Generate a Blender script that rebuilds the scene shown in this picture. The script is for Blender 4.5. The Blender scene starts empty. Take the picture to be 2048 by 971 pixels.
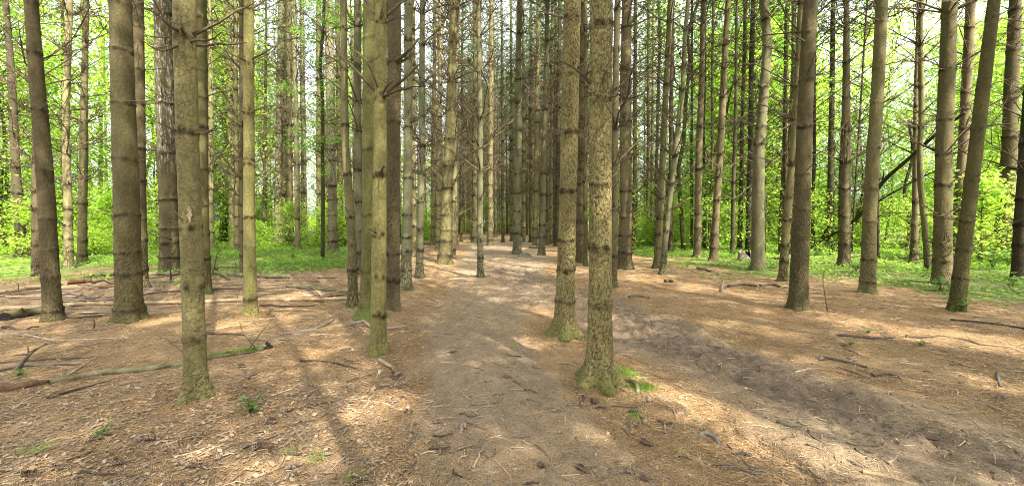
import bpy, math, random
import numpy as np
from mathutils import Vector, noise as mnoise
R = math.radians
rng = np.random.default_rng(11)
random.seed(11)
scene = bpy.context.scene
COL = scene.collection

# ------------------------------------------------------------------ camera model (photo 2048 x 971)
FPX, CX, CY, CAMH, PITCH = 800.0, 1024.0, 485.5, 1.5, R(3.25)
SP, CP = math.sin(PITCH), math.cos(PITCH)

def ray(px, py):
    x, u = (px - CX) / FPX, (CY - py) / FPX
    return np.array([x, CP + u * SP, -SP + u * CP])      # right, forward, up

SUN_EL, SUN_H = R(50), np.array([0.59, -0.807])
SUN = np.array([math.cos(SUN_EL) * SUN_H[0], math.cos(SUN_EL) * SUN_H[1], math.sin(SUN_EL)])

# ------------------------------------------------------------------ terrain
_w = [(rng.uniform(0, 6.28), rng.uniform(0, 6.28), f, a) for f, a in
      [(0.35, .02), (0.5, .018), (0.8, .014), (1.1, .012), (1.7, .009), (2.3, .007), (3.4, .005), (5.1, .004), (7.7, .003), (11., .0025), (16., .002)] for _ in range(2)]

def sines(x, y, terms):
    h = np.zeros_like(x, dtype=float)
    for th, ph, f, a in terms:
        h += a * np.sin(f * (x * math.cos(th) + y * math.sin(th)) + ph + 1.3 * np.sin(.37 * f * (y * math.cos(th) - x * math.sin(th)) + ph * 2))
    return h

_nz = [(rng.uniform(0, 6.28), rng.uniform(0, 6.28), f, a) for f, a in [(0.9, .5), (1.6, .4), (2.9, .3), (5.3, .22), (9., .15)] for _ in range(2)]
def blotch(x, y, s=1.0):
    return sines(x * s, y * s, _nz)

def flat_hit(px, py):
    d = ray(px, py); t = CAMH / -d[2]
    return d[0] * t, d[1] * t

def sstep(a, b, x):
    t = np.clip((x - a) / (b - a), 0, 1)
    return t * t * (3 - 2 * t)

def line_mask(x, y, pts, soft=.45):
    """pts: (px, py, half width in metres); 1 on the line, 0 beyond"""
    W = [(*flat_hit(a, b), w) for a, b, w in pts]
    best = np.full(np.shape(x), 9.0)
    for (x0, y0, w0), (x1, y1, w1) in zip(W[:-1], W[1:]):
        dx, dy = x1 - x0, y1 - y0
        t = np.clip(((x - x0) * dx + (y - y0) * dy) / (dx * dx + dy * dy), 0, 1)
        d = np.hypot(x - x0 - t * dx, y - y0 - t * dy) / (w0 + t * (w1 - w0))
        best = np.minimum(best, d)
    return 1 - sstep(1 - soft, 1 + soft, best)

PATH_A = [(1100, 1400, .95), (1075, 965, .75), (1010, 830, .7), (960, 720, .65), (950, 640, .75), (975, 580, .9), (1000, 540, 1.25), (1012, 510, 1.9), (1010, 490, 2.4), (1005, 478, 2.6)]
PATH_B = [(1000, 545, .8), (1085, 585, .9), (1190, 610, .9), (1290, 655, .9), (1420, 710, .9), (1560, 770, .9), (1750, 850, .9), (2100, 980, 1.0)]
MUD = [(1005, 530, .4), (1060, 560, .9), (1130, 592, .9), (1200, 612, .75), (1290, 650, .72), (1420, 702, .62), (1560, 755, .50), (1750, 832, .42), (2000, 918, .35)]
SHADE_MUD = [(1350, 800, .05), (1480, 860, .10), (1600, 925, .14), (1720, 985, .16)]  # dark soil line that also paints a shaded band in mud colour
_gb = np.array([(-900, 585), (0, 560), (250, 548), (500, 548), (600, 552), (690, 540), (740, 505), (800, 484), (1085, 484), (1130, 510), (1330, 520),
                (1420, 532), (1520, 558), (1620, 575), (1800, 592), (2000, 626), (2300, 650), (3200, 700)], float)
_gp = np.array([flat_hit(a, b) for a, b in _gb])
_gbr, _gd = np.arctan2(_gp[:, 0], _gp[:, 1]), np.hypot(_gp[:, 0], _gp[:, 1])
_gd[7:9] = 60

def masks(x, y):
    wob = blotch(x, y)
    xx, yy = x + .12 * blotch(x + 9, y, 1.7), y + .12 * blotch(x, y + 5, 1.7)
    pa = np.maximum(line_mask(xx, yy, PATH_A), .85 * line_mask(xx, yy, PATH_B))
    mud = np.maximum(line_mask(xx, yy, MUD, .55), .7 * line_mask(xx, yy, SHADE_MUD, .5)) * np.clip(.75 + .5 * wob, 0, 1)  # mud, plus the painted shade band
    br, d = np.arctan2(x, y), np.hypot(x, y)
    gd = np.interp(br, _gbr, _gd)
    green = sstep(-.13, .22, d / gd - 1 + .12 * blotch(x, y, .6)) * (1 - pa)
    leaf = sstep(.1, -.35, br) * np.clip(.55 + .6 * blotch(x + 20, y, .8), 0, 1) * (1 - pa)
    return pa, mud, green, leaf

MOUND = [(*flat_hit(a, b_), w) for a, b_, w in [(1198, 755, .34), (1128, 664, .30), (392, 785, .34), (757, 702, .26), (260, 634, .45), (106, 634, .34), (501, 625, .28), (1596, 613, .36), (1735, 580, .4), (1884, 563, .45), (1913, 615, .36), (787, 615, .32), (738, 630, .4), (812, 575, .4), (706, 609, .3), (839, 552, .35), (889, 524, .6), (961, 552, .3), (1250, 535, .55)]]
def terrain(x, y, fine=True):
    x, y = np.asarray(x, float), np.asarray(y, float)
    h = sines(x, y, _w) * 1.0
    d = np.hypot(x, y)
    h *= np.clip(14 / (d + 1), .35, 1)
    for mx, my, mw in MOUND:
        h += .045 * np.exp(-((x - mx) ** 2 + (y - my) ** 2) / (mw * mw))
    pa = line_mask(x, y, PATH_A, .6)
    m = np.maximum(line_mask(x, y, MUD, .6), .7 * line_mask(x, y, SHADE_MUD, .6))
    h += -.03 * pa - .038 * m
    if fine:
        h += m * .05 * np.abs(blotch(x, y, 5.2)) * np.clip(9 / (d + 1), .4, 1) + .006 * blotch(x, y, 3.1)
    return h

def tz(x, y):
    return float(terrain(np.array([x]), np.array([y]), False)[0])

Z0 = CAMH
def hit(px, py):
    """the ground point seen at a photo position"""
    d = ray(px, py); t = CAMH / -d[2]
    for _ in range(12):
        h = tz(d[0] * t, d[1] * t)
        t += .6 * ((CAMH - h) / -d[2] - t)
    return np.array([d[0] * t, d[1] * t, tz(d[0] * t, d[1] * t)])

def at_depth(px, py, y):
    d = ray(px, py); t = y / d[1]
    return np.array([d[0] * t, y, CAMH + d[2] * t])

# ------------------------------------------------------------------ mesh helpers
class MB:
    def __init__(s):
        s.V, s.F, s.M, s.A, s.n = [], [], [], {}, 0
    def add(s, V, faces, mi=0, **attrs):
        V = np.asarray(V, float)
        for f in (faces if isinstance(faces, list) else [faces]):
            f = np.asarray(f)
            if len(f):
                s.F.append(f + s.n); s.M.append(np.full(len(f), mi))
        s.V.append(V)
        for k in set(attrs) | set(s.A):
            s.A.setdefault(k, [np.zeros(s.n)] if s.n else [])
            a = attrs.get(k, 0.0)
            s.A[k].append(np.broadcast_to(np.asarray(a, float), (len(V),)))
        s.n += len(V)
    def mesh(s, name, mats, smooth=True):
        V = np.concatenate(s.V)
        me = bpy.data.meshes.new(name)
        lt = np.concatenate([np.full(len(f), f.shape[1]) for f in s.F])
        li = np.concatenate([f.ravel() for f in s.F])
        me.vertices.add(len(V)); me.vertices.foreach_set('co', V.astype(np.float32).ravel())
        me.loops.add(len(li)); me.loops.foreach_set('vertex_index', li.astype(np.int32))
        me.polygons.add(len(lt))
        me.polygons.foreach_set('loop_start', np.concatenate([[0], np.cumsum(lt)[:-1]]).astype(np.int32))
        me.polygons.foreach_set('material_index', np.concatenate(s.M).astype(np.int32))
        me.polygons.foreach_set('use_smooth', np.full(len(lt), smooth))
        for k, a in s.A.items():
            at = me.attributes.new(k, 'FLOAT', 'POINT')
            at.data.foreach_set('value', np.concatenate(a).astype(np.float32))
        for m in (mats if isinstance(mats, (list, tuple)) else [mats]):
            me.materials.append(m)
        me.update(calc_edges=True); me.validate()
        return me

def link(name, data, parent=None, loc=None):
    o = bpy.data.objects.new(name, data)
    COL.objects.link(o)
    if parent is not None: o.parent = parent
    if loc is not None: o.location = loc
    return o

def tag(o, label, cat, group=None, kind=None):
    if label: o['label'] = label
    if cat: o['category'] = cat
    if group: o['group'] = group
    if kind: o['kind'] = kind
    return o

def empty(name, loc, label, cat, group=None):
    o = link(name, None, None, loc); o.empty_display_size = .2
    return tag(o, label, cat, group)

def copy_to(o, parent=None):
    c = o.copy(); COL.objects.link(c)
    if parent is not None: c.parent = parent
    return c

def tube(P, r, seg=6, cap=True, rad_noise=0.0, rs=None):
    P = np.asarray(P, float); r = np.broadcast_to(np.asarray(r, float), (len(P),))
    T = np.gradient(P, axis=0); T /= np.linalg.norm(T, axis=1, keepdims=True) + 1e-9
    m = T.mean(0); ref = np.array([0, 0, 1.]) if abs(m[2]) < .8 * np.linalg.norm(m) + 1e-9 else np.array([1., 0, 0])
    U = np.cross(T, ref); U /= np.linalg.norm(U, axis=1, keepdims=True) + 1e-9
    W = np.cross(U, T)
    a = np.arange(seg) * 2 * math.pi / seg
    rr = r[:, None] * np.ones(seg)
    if rad_noise and rs is not None:
        rr = rr * (1 + rad_noise * rs.normal(size=rr.shape))
    V = P[:, None, :] + rr[..., None] * (np.cos(a)[None, :, None] * U[:, None, :] + np.sin(a)[None, :, None] * W[:, None, :])
    n = len(P)
    i, j = np.meshgrid(np.arange(n - 1), np.arange(seg), indexing='ij')
    q = np.stack([i * seg + j, i * seg + (j + 1) % seg, (i + 1) * seg + (j + 1) % seg, (i + 1) * seg + j], -1).reshape(-1, 4)
    F = [q]
    if cap:
        F.append(np.array([list(range(seg))[::-1]])); F.append(np.array([[(n - 1) * seg + k for k in range(seg)]]))
    return V.reshape(-1, 3), F

def catmull(P, n):
    P = np.asarray(P, float)
    if len(P) == 2:
        return P[0] + np.linspace(0, 1, n)[:, None] * (P[1] - P[0])
    Q = np.vstack([2 * P[0] - P[1], P, 2 * P[-1] - P[-2]])
    t = np.linspace(0, len(P) - 1 - 1e-6, n); k = t.astype(int); u = (t - k)[:, None]
    a, b, c, d = Q[k], Q[k + 1], Q[k + 2], Q[k + 3]
    return .5 * (2 * b + (c - a) * u + (2 * a - 5 * b + 4 * c - d) * u ** 2 + (3 * b - a - 3 * c + d) * u ** 3)

# ------------------------------------------------------------------ materials
class NT:
    def __init__(s, name):
        s.m = bpy.data.materials.new(name); s.m.use_nodes = True
        s.t = s.m.node_tree; s.t.nodes.clear()
        s.out = s.t.nodes.new('ShaderNodeOutputMaterial')
    def n(s, typ, **kw):
        o = s.t.nodes.new('ShaderNode' + typ)
        for k, v in kw.items(): setattr(o, k, v)
        return o
    def put(s, sock, v):
        if hasattr(v, 'is_output'): s.t.links.new(v, sock)
        elif isinstance(v, tuple) and sock.type == 'RGBA' and len(v) == 3: sock.default_value = (*v, 1)
        else: sock.default_value = v
    def math(s, op, a, b=0.0, clamp=False):
        o = s.n('Math', operation=op, use_clamp=clamp); s.put(o.inputs[0], a); s.put(o.inputs[1], b); return o.outputs[0]
    def mix(s, f, a, b, mode='MIX'):
        o = s.n('Mix', data_type='RGBA', blend_type=mode); s.put(o.inputs[0], f); s.put(o.inputs[6], a); s.put(o.inputs[7], b); return o.outputs[2]
    def noise(s, v, scale, detail=3, rough=.55, out=0):
        o = s.n('TexNoise'); s.put(o.inputs['Vector'], v); s.put(o.inputs['Scale'], scale); s.put(o.inputs['Detail'], detail); s.put(o.inputs['Roughness'], rough); return o.outputs[out]
    def vor(s, v, scale, feature='DISTANCE_TO_EDGE'):
        o = s.n('TexVoronoi', feature=feature); s.put(o.inputs['Vector'], v); s.put(o.inputs['Scale'], scale); return o.outputs[0]
    def remap(s, v, a, b, c=0.0, d=1.0):
        o = s.n('MapRange', interpolation_type='SMOOTHSTEP'); o.clamp = True
        for k, x in zip(range(5), (v, a, b, c, d)): s.put(o.inputs[k], x)
        return o.outputs[0]
    def attr(s, name):
        return s.n('Attribute', attribute_name=name).outputs['Fac']
    def scale(s, v, sc, rot=(0, 0, 0)):
        o = s.n('Mapping'); s.put(o.inputs[0], v); o.inputs[3].default_value = sc; o.inputs[2].default_value = rot; return o.outputs[0]
    def vadd(s, a, b):
        o = s.n('VectorMath', operation='ADD'); s.put(o.inputs[0], a); s.put(o.inputs[1], b); return o.outputs[0]
    def vmul(s, a, k):
        o = s.n('VectorMath', operation='SCALE'); s.put(o.inputs[0], a); s.put(o.inputs['Scale'], k); return o.outputs[0]
    def obj(s):
        return s.n('TexCoord').outputs['Object']
    def geo(s, k='Position'):
        return s.n('NewGeometry').outputs[k]
    def rnd(s):
        return s.n('ObjectInfo').outputs['Random']
    def hsv(s, c, h=.5, sa=1., v=1.):
        o = s.n('HueSaturation'); s.put(o.inputs['Hue'], h); s.put(o.inputs['Saturation'], sa); s.put(o.inputs['Value'], v); s.put(o.inputs['Color'], c); return o.outputs[0]
    def bump(s, h, strength=.8, dist=.01):
        o = s.n('Bump'); s.put(o.inputs['Height'], h); s.put(o.inputs['Strength'], strength); s.put(o.inputs['Distance'], dist); return o.outputs[0]
    def surf(s, col, rough=.9, spec=.2, normal=None, trans=0.0, tcol=None):
        p = s.n('BsdfPrincipled'); s.put(p.inputs['Base Color'], col); s.put(p.inputs['Roughness'], rough); s.put(p.inputs['Specular IOR Level'], spec)
        if normal is not None: s.put(p.inputs['Normal'], normal)
        last = p.outputs[0]
        if trans:
            t = s.n('BsdfTranslucent'); s.put(t.inputs[0], tcol if tcol is not None else col)
            x = s.n('MixShader'); x.inputs[0].default_value = trans
            s.t.links.new(last, x.inputs[1]); s.t.links.new(t.outputs[0], x.inputs[2]); last = x.outputs[0]
        s.t.links.new(last, s.out.inputs[0]); return s.m

def bark(name, c1, c2, lichen, lam=.4, crack=1., cs=26., asp=.32, fh=1.5, moss=.25, mossamt=.3, whorl=(.022, .014, .008), near=False, streak=None, flake=False):
    g = NT(name)
    off = g.n('CombineXYZ'); r = g.rnd()
    for k, f in enumerate((37., 53., 71.)): g.put(off.inputs[k], g.math('MULTIPLY', r, f))
    co = g.vadd(g.obj(), off.outputs[0])
    hg = g.attr('hgt'); wh = g.attr('whorl')
    n1 = g.noise(g.scale(co, (1, 1, .45)), 4.5, 4)
    n2 = g.noise(g.scale(co, (1, 1, .6)), 42, 4, .65)
    n3 = g.noise(g.scale(co, (1, 1, 2.2)), 11, 3)
    warp = g.vadd(co, g.vmul(g.noise(co, 9, 2, out=1), .05))
    col = g.mix(g.remap(n1, .32, .68), c1, c2)
    col = g.mix(g.remap(n3, .5, .72, 0, lam), col, lichen)
    col = g.mix(g.remap(n2, .38, .72, .55, 0), col, g.mix(1., col, (.42, .38, .36), 'MULTIPLY'))
    if near:
        ck = g.attr('crack')
        furrow = g.math('SUBTRACT', 1.0, ck)
        fl = g.vor(g.scale(warp, (1, 1, 1.6 if flake else .6)), cs * (1.1 if flake else 1.6))
        furrow = g.math('MAXIMUM', furrow, g.math('MULTIPLY', g.remap(fl, .01, .09, 1, 0), g.remap(n3, .38, .56, 0, .6 if flake else .4)))
    else:
        ed = g.vor(g.scale(warp, (1, 1, asp)), cs)
        low = g.math('SUBTRACT', 1.15, g.math('DIVIDE', g.math('ADD', hg, g.math('MULTIPLY', g.math('SUBTRACT', n1, .5), 2.0)), fh), clamp=True)
        furrow = g.math('MULTIPLY', g.remap(ed, .02, .16, 1, 0), g.math('MULTIPLY', low, crack, clamp=True))
        fl = g.vor(g.scale(warp, (1, 1, 1.7 if flake else .8)), cs * .9)
        furrow = g.math('MAXIMUM', furrow, g.math('MULTIPLY', g.remap(fl, .01, .07, 1, 0), g.remap(n1, .5, .62, 0, .5)))
    col = g.mix(g.math('MULTIPLY', furrow, .92), col, (.040, .028, .016))
    if streak:
        sn = g.noise(g.scale(co, (1, 1, .22)), 26, 5, .7)
        col = g.mix(g.math('MULTIPLY', g.remap(sn, .5, .62), g.remap(hg, streak[0], streak[1], 0, .5)), col, (.42, .42, .36))
    col = g.mix(g.remap(g.math('MULTIPLY', wh, g.math('ADD', .1, g.math('MULTIPLY', n2, 1.9))), .15, .8, 0, .93), col, whorl)
    mm = g.math('ADD', g.math('SUBTRACT', 1.0, g.math('DIVIDE', hg, moss)), g.math('ADD', g.math('MULTIPLY', g.math('SUBTRACT', n1, .5), 3.0), g.math('MULTIPLY', g.math('SUBTRACT', n2, .5), 2.2)))
    mm = g.math('ADD', g.remap(mm, .1, 1.2, 0, mossamt), g.math('MULTIPLY', g.attr('mossy'), g.remap(n3, .35, .6, .2, 1)), clamp=True)
    col = g.mix(g.math('MULTIPLY', mm, .85, clamp=True), col, g.mix(n2, (.045, .065, .013), (.11, .14, .028)))
    col = g.hsv(col, g.math('ADD', .506, g.math('MULTIPLY', r, .014)), 1.05, g.math('ADD', .84, g.math('MULTIPLY', g.math('FRACT', g.math('MULTIPLY', r, 7.3)), .34)))
    hh = g.math('ADD', g.math('MULTIPLY', n2, .5), g.math('MULTIPLY', furrow, -1.2))
    hh = g.math('ADD', hh, g.math('MULTIPLY', wh, g.math('MULTIPLY', n2, .9)))
    return g.surf(col, .92, .15, g.bump(hh, .9, .012 if not near else .006))

BK = {}
def setup_barks():
    spec = {  # furrow, brown, dark and resin are darkened for the shade on left trunks
        'plate':  dict(c1=(.29, .235, .108), c2=(.215, .168, .08), lichen=(.255, .245, .108), lam=.55, moss=.20, mossamt=.62, fh=9, crack=1, cs=24, asp=.4),
        'furrow': dict(c1=(.115, .092, .048), c2=(.082, .065, .034), lichen=(.112, .104, .05), lam=.4, moss=.08, fh=1.9, cs=22, asp=.22),
        'flaky':  dict(c1=(.225, .185, .09), c2=(.17, .135, .07), lichen=(.205, .205, .10), lam=.6, moss=.10, fh=1.2, crack=.5, flake=True, asp=1.2),
        'lichen': dict(c1=(.215, .184, .076), c2=(.16, .135, .058), lichen=(.225, .212, .08), lam=.7, moss=.10, fh=1.2, crack=.7),
        'mossy':  dict(c1=(.125, .102, .046), c2=(.09, .076, .034), lichen=(.10, .105, .036), lam=.7, moss=.3, mossamt=.6, fh=1.),
        'brown':  dict(c1=(.118, .093, .052), c2=(.088, .069, .039), lichen=(.17, .155, .08), lam=.4, moss=.14, fh=1.4),
        'olive':  dict(c1=(.165, .138, .068), c2=(.118, .098, .048), lichen=(.158, .155, .075), lam=.6, moss=.12, fh=1.3),
        'pale':   dict(c1=(.265, .225, .12), c2=(.20, .168, .088), lichen=(.235, .23, .12), lam=.5, moss=.12, fh=1.),
        'grey':   dict(c1=(.172, .160, .092), c2=(.13, .12, .07), lichen=(.172, .182, .102), lam=.6, moss=.16, mossamt=.5, fh=1.2),
        'dark':   dict(c1=(.082, .067, .04), c2=(.062, .05, .031), lichen=(.105, .10, .05), lam=.4, moss=.12, fh=1.6),
        'pink':   dict(c1=(.162, .127, .072), c2=(.126, .099, .057), lichen=(.155, .142, .076), lam=.3, moss=.1, fh=1.3),
        'smooth': dict(c1=(.205, .18, .102), c2=(.155, .135, .075), lichen=(.25, .24, .15), lam=.8, moss=.3, mossamt=.9, fh=.25, crack=.3),
        'resin':  dict(c1=(.105, .083, .046), c2=(.08, .063, .035), lichen=(.115, .108, .06), lam=.4, moss=.06, fh=1.6, streak=(2.6, 3.6)),
        'silver': dict(c1=(.19, .16, .095), c2=(.145, .12, .072), lichen=(.2, .19, .115), lam=.5, moss=.12, fh=1.4, streak=(2.4, 4.2)),
    }
    for k, d in spec.items():
        for nr in (False, True):
            BK[k, nr] = bark('bark_' + k + ('_close' if nr else ''), near=nr, **d)
setup_barks()

def wood(name, c1, c2, moss=0.0, sc=(1, 1, 1)):
    g = NT(name); co = g.obj()
    n1 = g.noise(co, 7, 4); n2 = g.noise(co, 60, 3, .6)
    col = g.mix(g.remap(n1, .35, .65), c1, c2)
    col = g.mix(g.remap(n2, .4, .7, .6, 0), col, g.mix(1., col, (.45, .4, .38), 'MULTIPLY'))
    r = g.rnd()
    col = g.hsv(col, .5, 1., g.math('ADD', .65, g.math('MULTIPLY', r, .75)))
    if moss:
        up = g.n('SeparateXYZ'); g.put(up.inputs[0], g.geo('Normal'))
        col = g.mix(g.math('MULTIPLY', g.remap(g.math('ADD', up.outputs[2], n1), .6, 1.1), moss), col, (.12, .17, .03))
    return g.surf(col, .9, .2, g.bump(g.math('ADD', n1, g.math('MULTIPLY', n2, .5)), .7, .006))

M_BRANCH = wood('dead_branch_wood', (.085, .062, .036), (.145, .115, .066))
M_FARBRANCH = wood('dry_branch_wood', (.17, .135, .082), (.26, .21, .13))  # dead branch wood painted lighter so the far rows look better lit
M_TWIG = wood('pale_twig_wood', (.24, .185, .125), (.16, .115, .08))
M_STICK = wood('fallen_stick_wood', (.40, .30, .19), (.25, .18, .115))
M_STICKDK = wood('dark_stick_wood', (.125, .092, .064), (.07, .053, .04))
M_STICKGY = wood('grey_stick_wood', (.22, .185, .14), (.15, .125, .095))
M_POLE = wood('bare_pole_wood', (.35, .27, .155), (.24, .18, .10))
M_LOGMOSS = wood('mossy_log_bark', (.21, .19, .10), (.13, .11, .065), .9)
M_LOGGREY = wood('grey_log_bark', (.235, .20, .125), (.12, .095, .055), .22)
M_LOGROT = wood('rotten_log_wood', (.22, .13, .065), (.12, .075, .04))
M_LOGDK = wood('dark_log_bark', (.12, .095, .06), (.19, .155, .095), .2)
M_ROT = wood('black_rot', (.018, .014, .012), (.03, .022, .018))
M_CUT = wood('cut_wood', (.36, .27, .16), (.26, .19, .11))
M_SCAR = wood('bare_inner_wood', (.42, .32, .20), (.27, .195, .12))
M_BONE = wood('weathered_grey_wood', (.20, .175, .13), (.11, .095, .07))

def leafmat(name, c1, c2, trans=.5, tb=1.5, rough=.5):
    g = NT(name)
    r = g.geo('Random Per Island')
    col = g.mix(r, c1, c2)
    col = g.hsv(col, g.math('ADD', .49, g.math('MULTIPLY', g.rnd(), .02)), 1., g.math('ADD', .8, g.math('MULTIPLY', g.math('FRACT', g.math('MULTIPLY', r, 13.7)), .4)))
    tc = g.mix(1., col, (tb * .97, tb, tb * .68), 'MULTIPLY')
    return g.surf(col, rough, .3, None, trans, tc)

M_NEEDLE = leafmat('pine_needles', (.075, .135, .048), (.14, .19, .065), .5, 1.6)
M_LEAF = leafmat('spring_leaves', (.16, .28, .035), (.33, .43, .075), .62, 1.65)
M_LEAFDK = leafmat('sapling_leaves', (.10, .24, .03), (.18, .33, .05), .55, 1.7)
M_COVER = leafmat('ground_cover_leaves', (.10, .21, .022), (.20, .31, .045), .45, 1.5)
M_MOSS = leafmat('moss_fronds', (.12, .22, .03), (.22, .32, .05), .3, 1.3)
M_FALLNEEDLE = leafmat('fallen_needles', (.44, .30, .15), (.25, .155, .075), .15, 1.)
M_GREENTUFT = leafmat('fallen_green_needles', (.13, .21, .06), (.25, .25, .07), .3, 1.2)
M_DEADLEAF = leafmat('dead_leaves', (.36, .265, .175), (.20, .135, .085), .15, 1.)
M_CONE = leafmat('cone_scales', (.36, .27, .19), (.075, .05, .036), 0, 1.)

def ground_mat():
    g = NT('forest_floor')
    po = g.geo('Position')
    path, mud, green, leaf = (g.attr(k) for k in ('path', 'mud', 'green', 'leaf'))
    def strand(rot, sc, a=(1, .14, 1)):
        w = g.vadd(po, g.vmul(g.noise(po, 3.0, 2, out=1), .12))
        return g.noise(g.scale(w, a, (0, 0, R(rot))), sc, 2, .6)
    s1, s2, s3 = strand(20, 120), strand(75, 105), strand(-40, 130)
    st = g.math('MAXIMUM', g.math('MAXIMUM', s1, s2), s3)
    n1 = g.noise(po, 1.3, 5, .6); n2 = g.noise(po, 9, 5, .65); n3 = g.noise(po, 55, 4, .7)
    lit = g.mix(g.remap(n2, .35, .68), (.295, .186, .084), (.205, .127, .062))
    lit = g.mix(g.remap(n1, .4, .65), lit, (.35, .235, .118))
    lit = g.mix(g.remap(st, .60, .74, 0, .75), lit, (.43, .29, .145))
    lit = g.mix(g.remap(n3, .47, .66, 0, .7), lit, (.07, .044, .027))
    lf = g.mix(g.remap(n3, .4, .62), (.34, .245, .16), (.16, .105, .065))
    lit = g.mix(g.math('MULTIPLY', leaf, g.remap(n2, .42, .58, 0, .8)), lit, lf)
    pt = g.mix(g.remap(n2, .35, .7), (.315, .236, .145), (.228, .168, .105))
    pt = g.mix(g.remap(st, .60, .72, 0, .6), pt, (.37, .27, .165))
    pt = g.mix(g.remap(n3, .48, .66, 0, .65), pt, (.075, .052, .036))
    pt = g.mix(g.remap(n1, .45, .7, 0, .5), pt, (.30, .22, .145))
    md = g.mix(g.remap(n2, .35, .65), (.122, .088, .062), (.21, .155, .104))
    md = g.mix(g.remap(st, .63, .74, 0, .45), md, (.30, .22, .15))
    gr = g.mix(g.remap(n2, .3, .7), (.09, .135, .03), (.15, .125, .05))
    gr = g.mix(g.remap(n3, .4, .7), gr, (.12, .19, .035))
    col = g.mix(g.remap(g.math('ADD', path, g.math('MULTIPLY', g.math('SUBTRACT', n2, .5), .9)), .3, .75), lit, pt)
    col = g.mix(g.remap(g.math('ADD', mud, g.math('ADD', g.math('MULTIPLY', g.math('SUBTRACT', n2, .5), 1.9), g.math('MULTIPLY', g.math('SUBTRACT', n1, .5), 1.2))), .2, .95, 0, .9), col, md)
    col = g.mix(g.remap(g.math('ADD', green, g.math('MULTIPLY', g.math('SUBTRACT', n2, .5), 1.0)), .3, .9), col, gr)
    hh = g.math('ADD', g.math('MULTIPLY', st, 1.2), g.math('ADD', g.math('MULTIPLY', n3, .9), g.math('MULTIPLY', n2, .8)))
    return g.surf(col, .95, .12, g.bump(hh, 1.0, .024))
M_GROUND = ground_mat()
# ------------------------------------------------------------------ ground: one sheet, and the trail as a worn sheet 4 mm above it
def build_ground():
    a_front = np.linspace(-1.02, 1.02, 620); a_back = np.linspace(1.02, 2 * math.pi - 1.02, 90)[1:-1]
    ang = np.concatenate([a_front, a_back]); na = len(ang)
    d = np.concatenate([[.3, .7, 1.0], np.geomspace(1.25, 34, 520), np.geomspace(35, 600, 40)]); nd = len(d)
    A, D = np.meshgrid(ang, d)
    X, Y = D * np.sin(A), D * np.cos(A)
    Z = terrain(X, Y)
    Z[D > 100] *= .3
    pa, mud, green, leaf = (m.ravel() for m in masks(X, Y))
    V = np.stack([X, Y, Z], -1).reshape(-1, 3)
    i, j = np.meshgrid(np.arange(nd - 1), np.arange(na), indexing='ij')
    q = np.stack([i * na + j, (i + 1) * na + j, (i + 1) * na + (j + 1) % na, i * na + (j + 1) % na], -1).reshape(-1, 4)[:, ::-1]
    b = MB(); b.add(V, q, path=pa, mud=mud, green=green, leaf=leaf)
    b.add([[0, 0, V[:na, 2].mean()]], np.zeros((0, 3), int), path=1.)
    b.F.append(np.array([[b.n - 1, (k + 1) % na, k] for k in range(na)])); b.M.append(np.zeros(na, int))
    g = link('ground', b.mesh('ground', M_GROUND)); g['kind'] = 'structure'
    keep = (np.maximum(pa, mud)[q].min(1) > .5) & (np.hypot(V[q[:, 0], 0], V[q[:, 0], 1]) < 60) & (V[q[:, 0], 1] > .2)
    q2 = q[keep]; u, inv = np.unique(q2, return_inverse=True)
    p = MB(); p.add(V[u] + [0, 0, .004], inv.reshape(-1, 4), path=pa[u], mud=mud[u], green=green[u], leaf=leaf[u])
    t = link('dirt_path', p.mesh('dirt_path', M_GROUND)); t['kind'] = 'structure'
build_ground()

# ------------------------------------------------------------------ where the sun comes through the canopy (holes cut into the crowns to place these sun patches)
PATCH_PX = [(690, 832, .24), (760, 800, .22), (1060, 690, .30), (1110, 715, .18), (985, 725, .22), (1270, 745, .22), (1350, 785, .28), (1440, 830, .30), (1540, 880, .3), (1650, 930, .3), (1730, 965, .3),
            (1490, 585, .45), (1400, 575, .35), (1570, 668, .35), (1440, 645, .3), (1330, 640, .25), (1780, 665, .5), (1900, 680, .5), (2010, 690, .5), (470, 650, .45), (560, 640, .3), (400, 655, .3),
            (930, 545, .5), (1090, 625, .32), (1000, 600, .25), (985, 497, 1.8), (1100, 507, 1.2), (905, 505, 1.2), (870, 655, .2), (1300, 555, .6), (120, 570, .6), (600, 590, .5), (330, 640, .35),
            (60, 700, .3), (1850, 560, .8), (1600, 545, .8), (300, 520, 1.5), (560, 520, 1.5), (1400, 500, 1.8), (1700, 560, .7), (640, 720, .2), (1980, 770, .25)]
PATCH = np.array([(*hit(a, b)[:2], r) for a, b, r in PATCH_PX if r > .21])
def sunlit(P):
    """which of the points P hang in the way of one of the sun patches"""
    g = P[:, :2] - P[:, 2:3] / SUN[2] * SUN[None, :2]
    out = np.zeros(len(P), bool)
    for x, y, r in PATCH:
        out |= (g[:, 0] - x) ** 2 + (g[:, 1] - y) ** 2 < 1.15 * r * r
    return out

# ------------------------------------------------------------------ pine crowns, shared shapes
def blades(base, direc, L, w, rs):
    """thin pointed triangles, one island each"""
    n = len(base)
    side = np.cross(direc, rs.normal(size=(n, 3))); side /= np.linalg.norm(side, axis=1, keepdims=True) + 1e-9
    V = np.stack([base - side * w[:, None] / 2, base + side * w[:, None] / 2, base + direc * L[:, None]], 1).reshape(-1, 3)
    return V, np.arange(3 * n).reshape(-1, 3)

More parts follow.
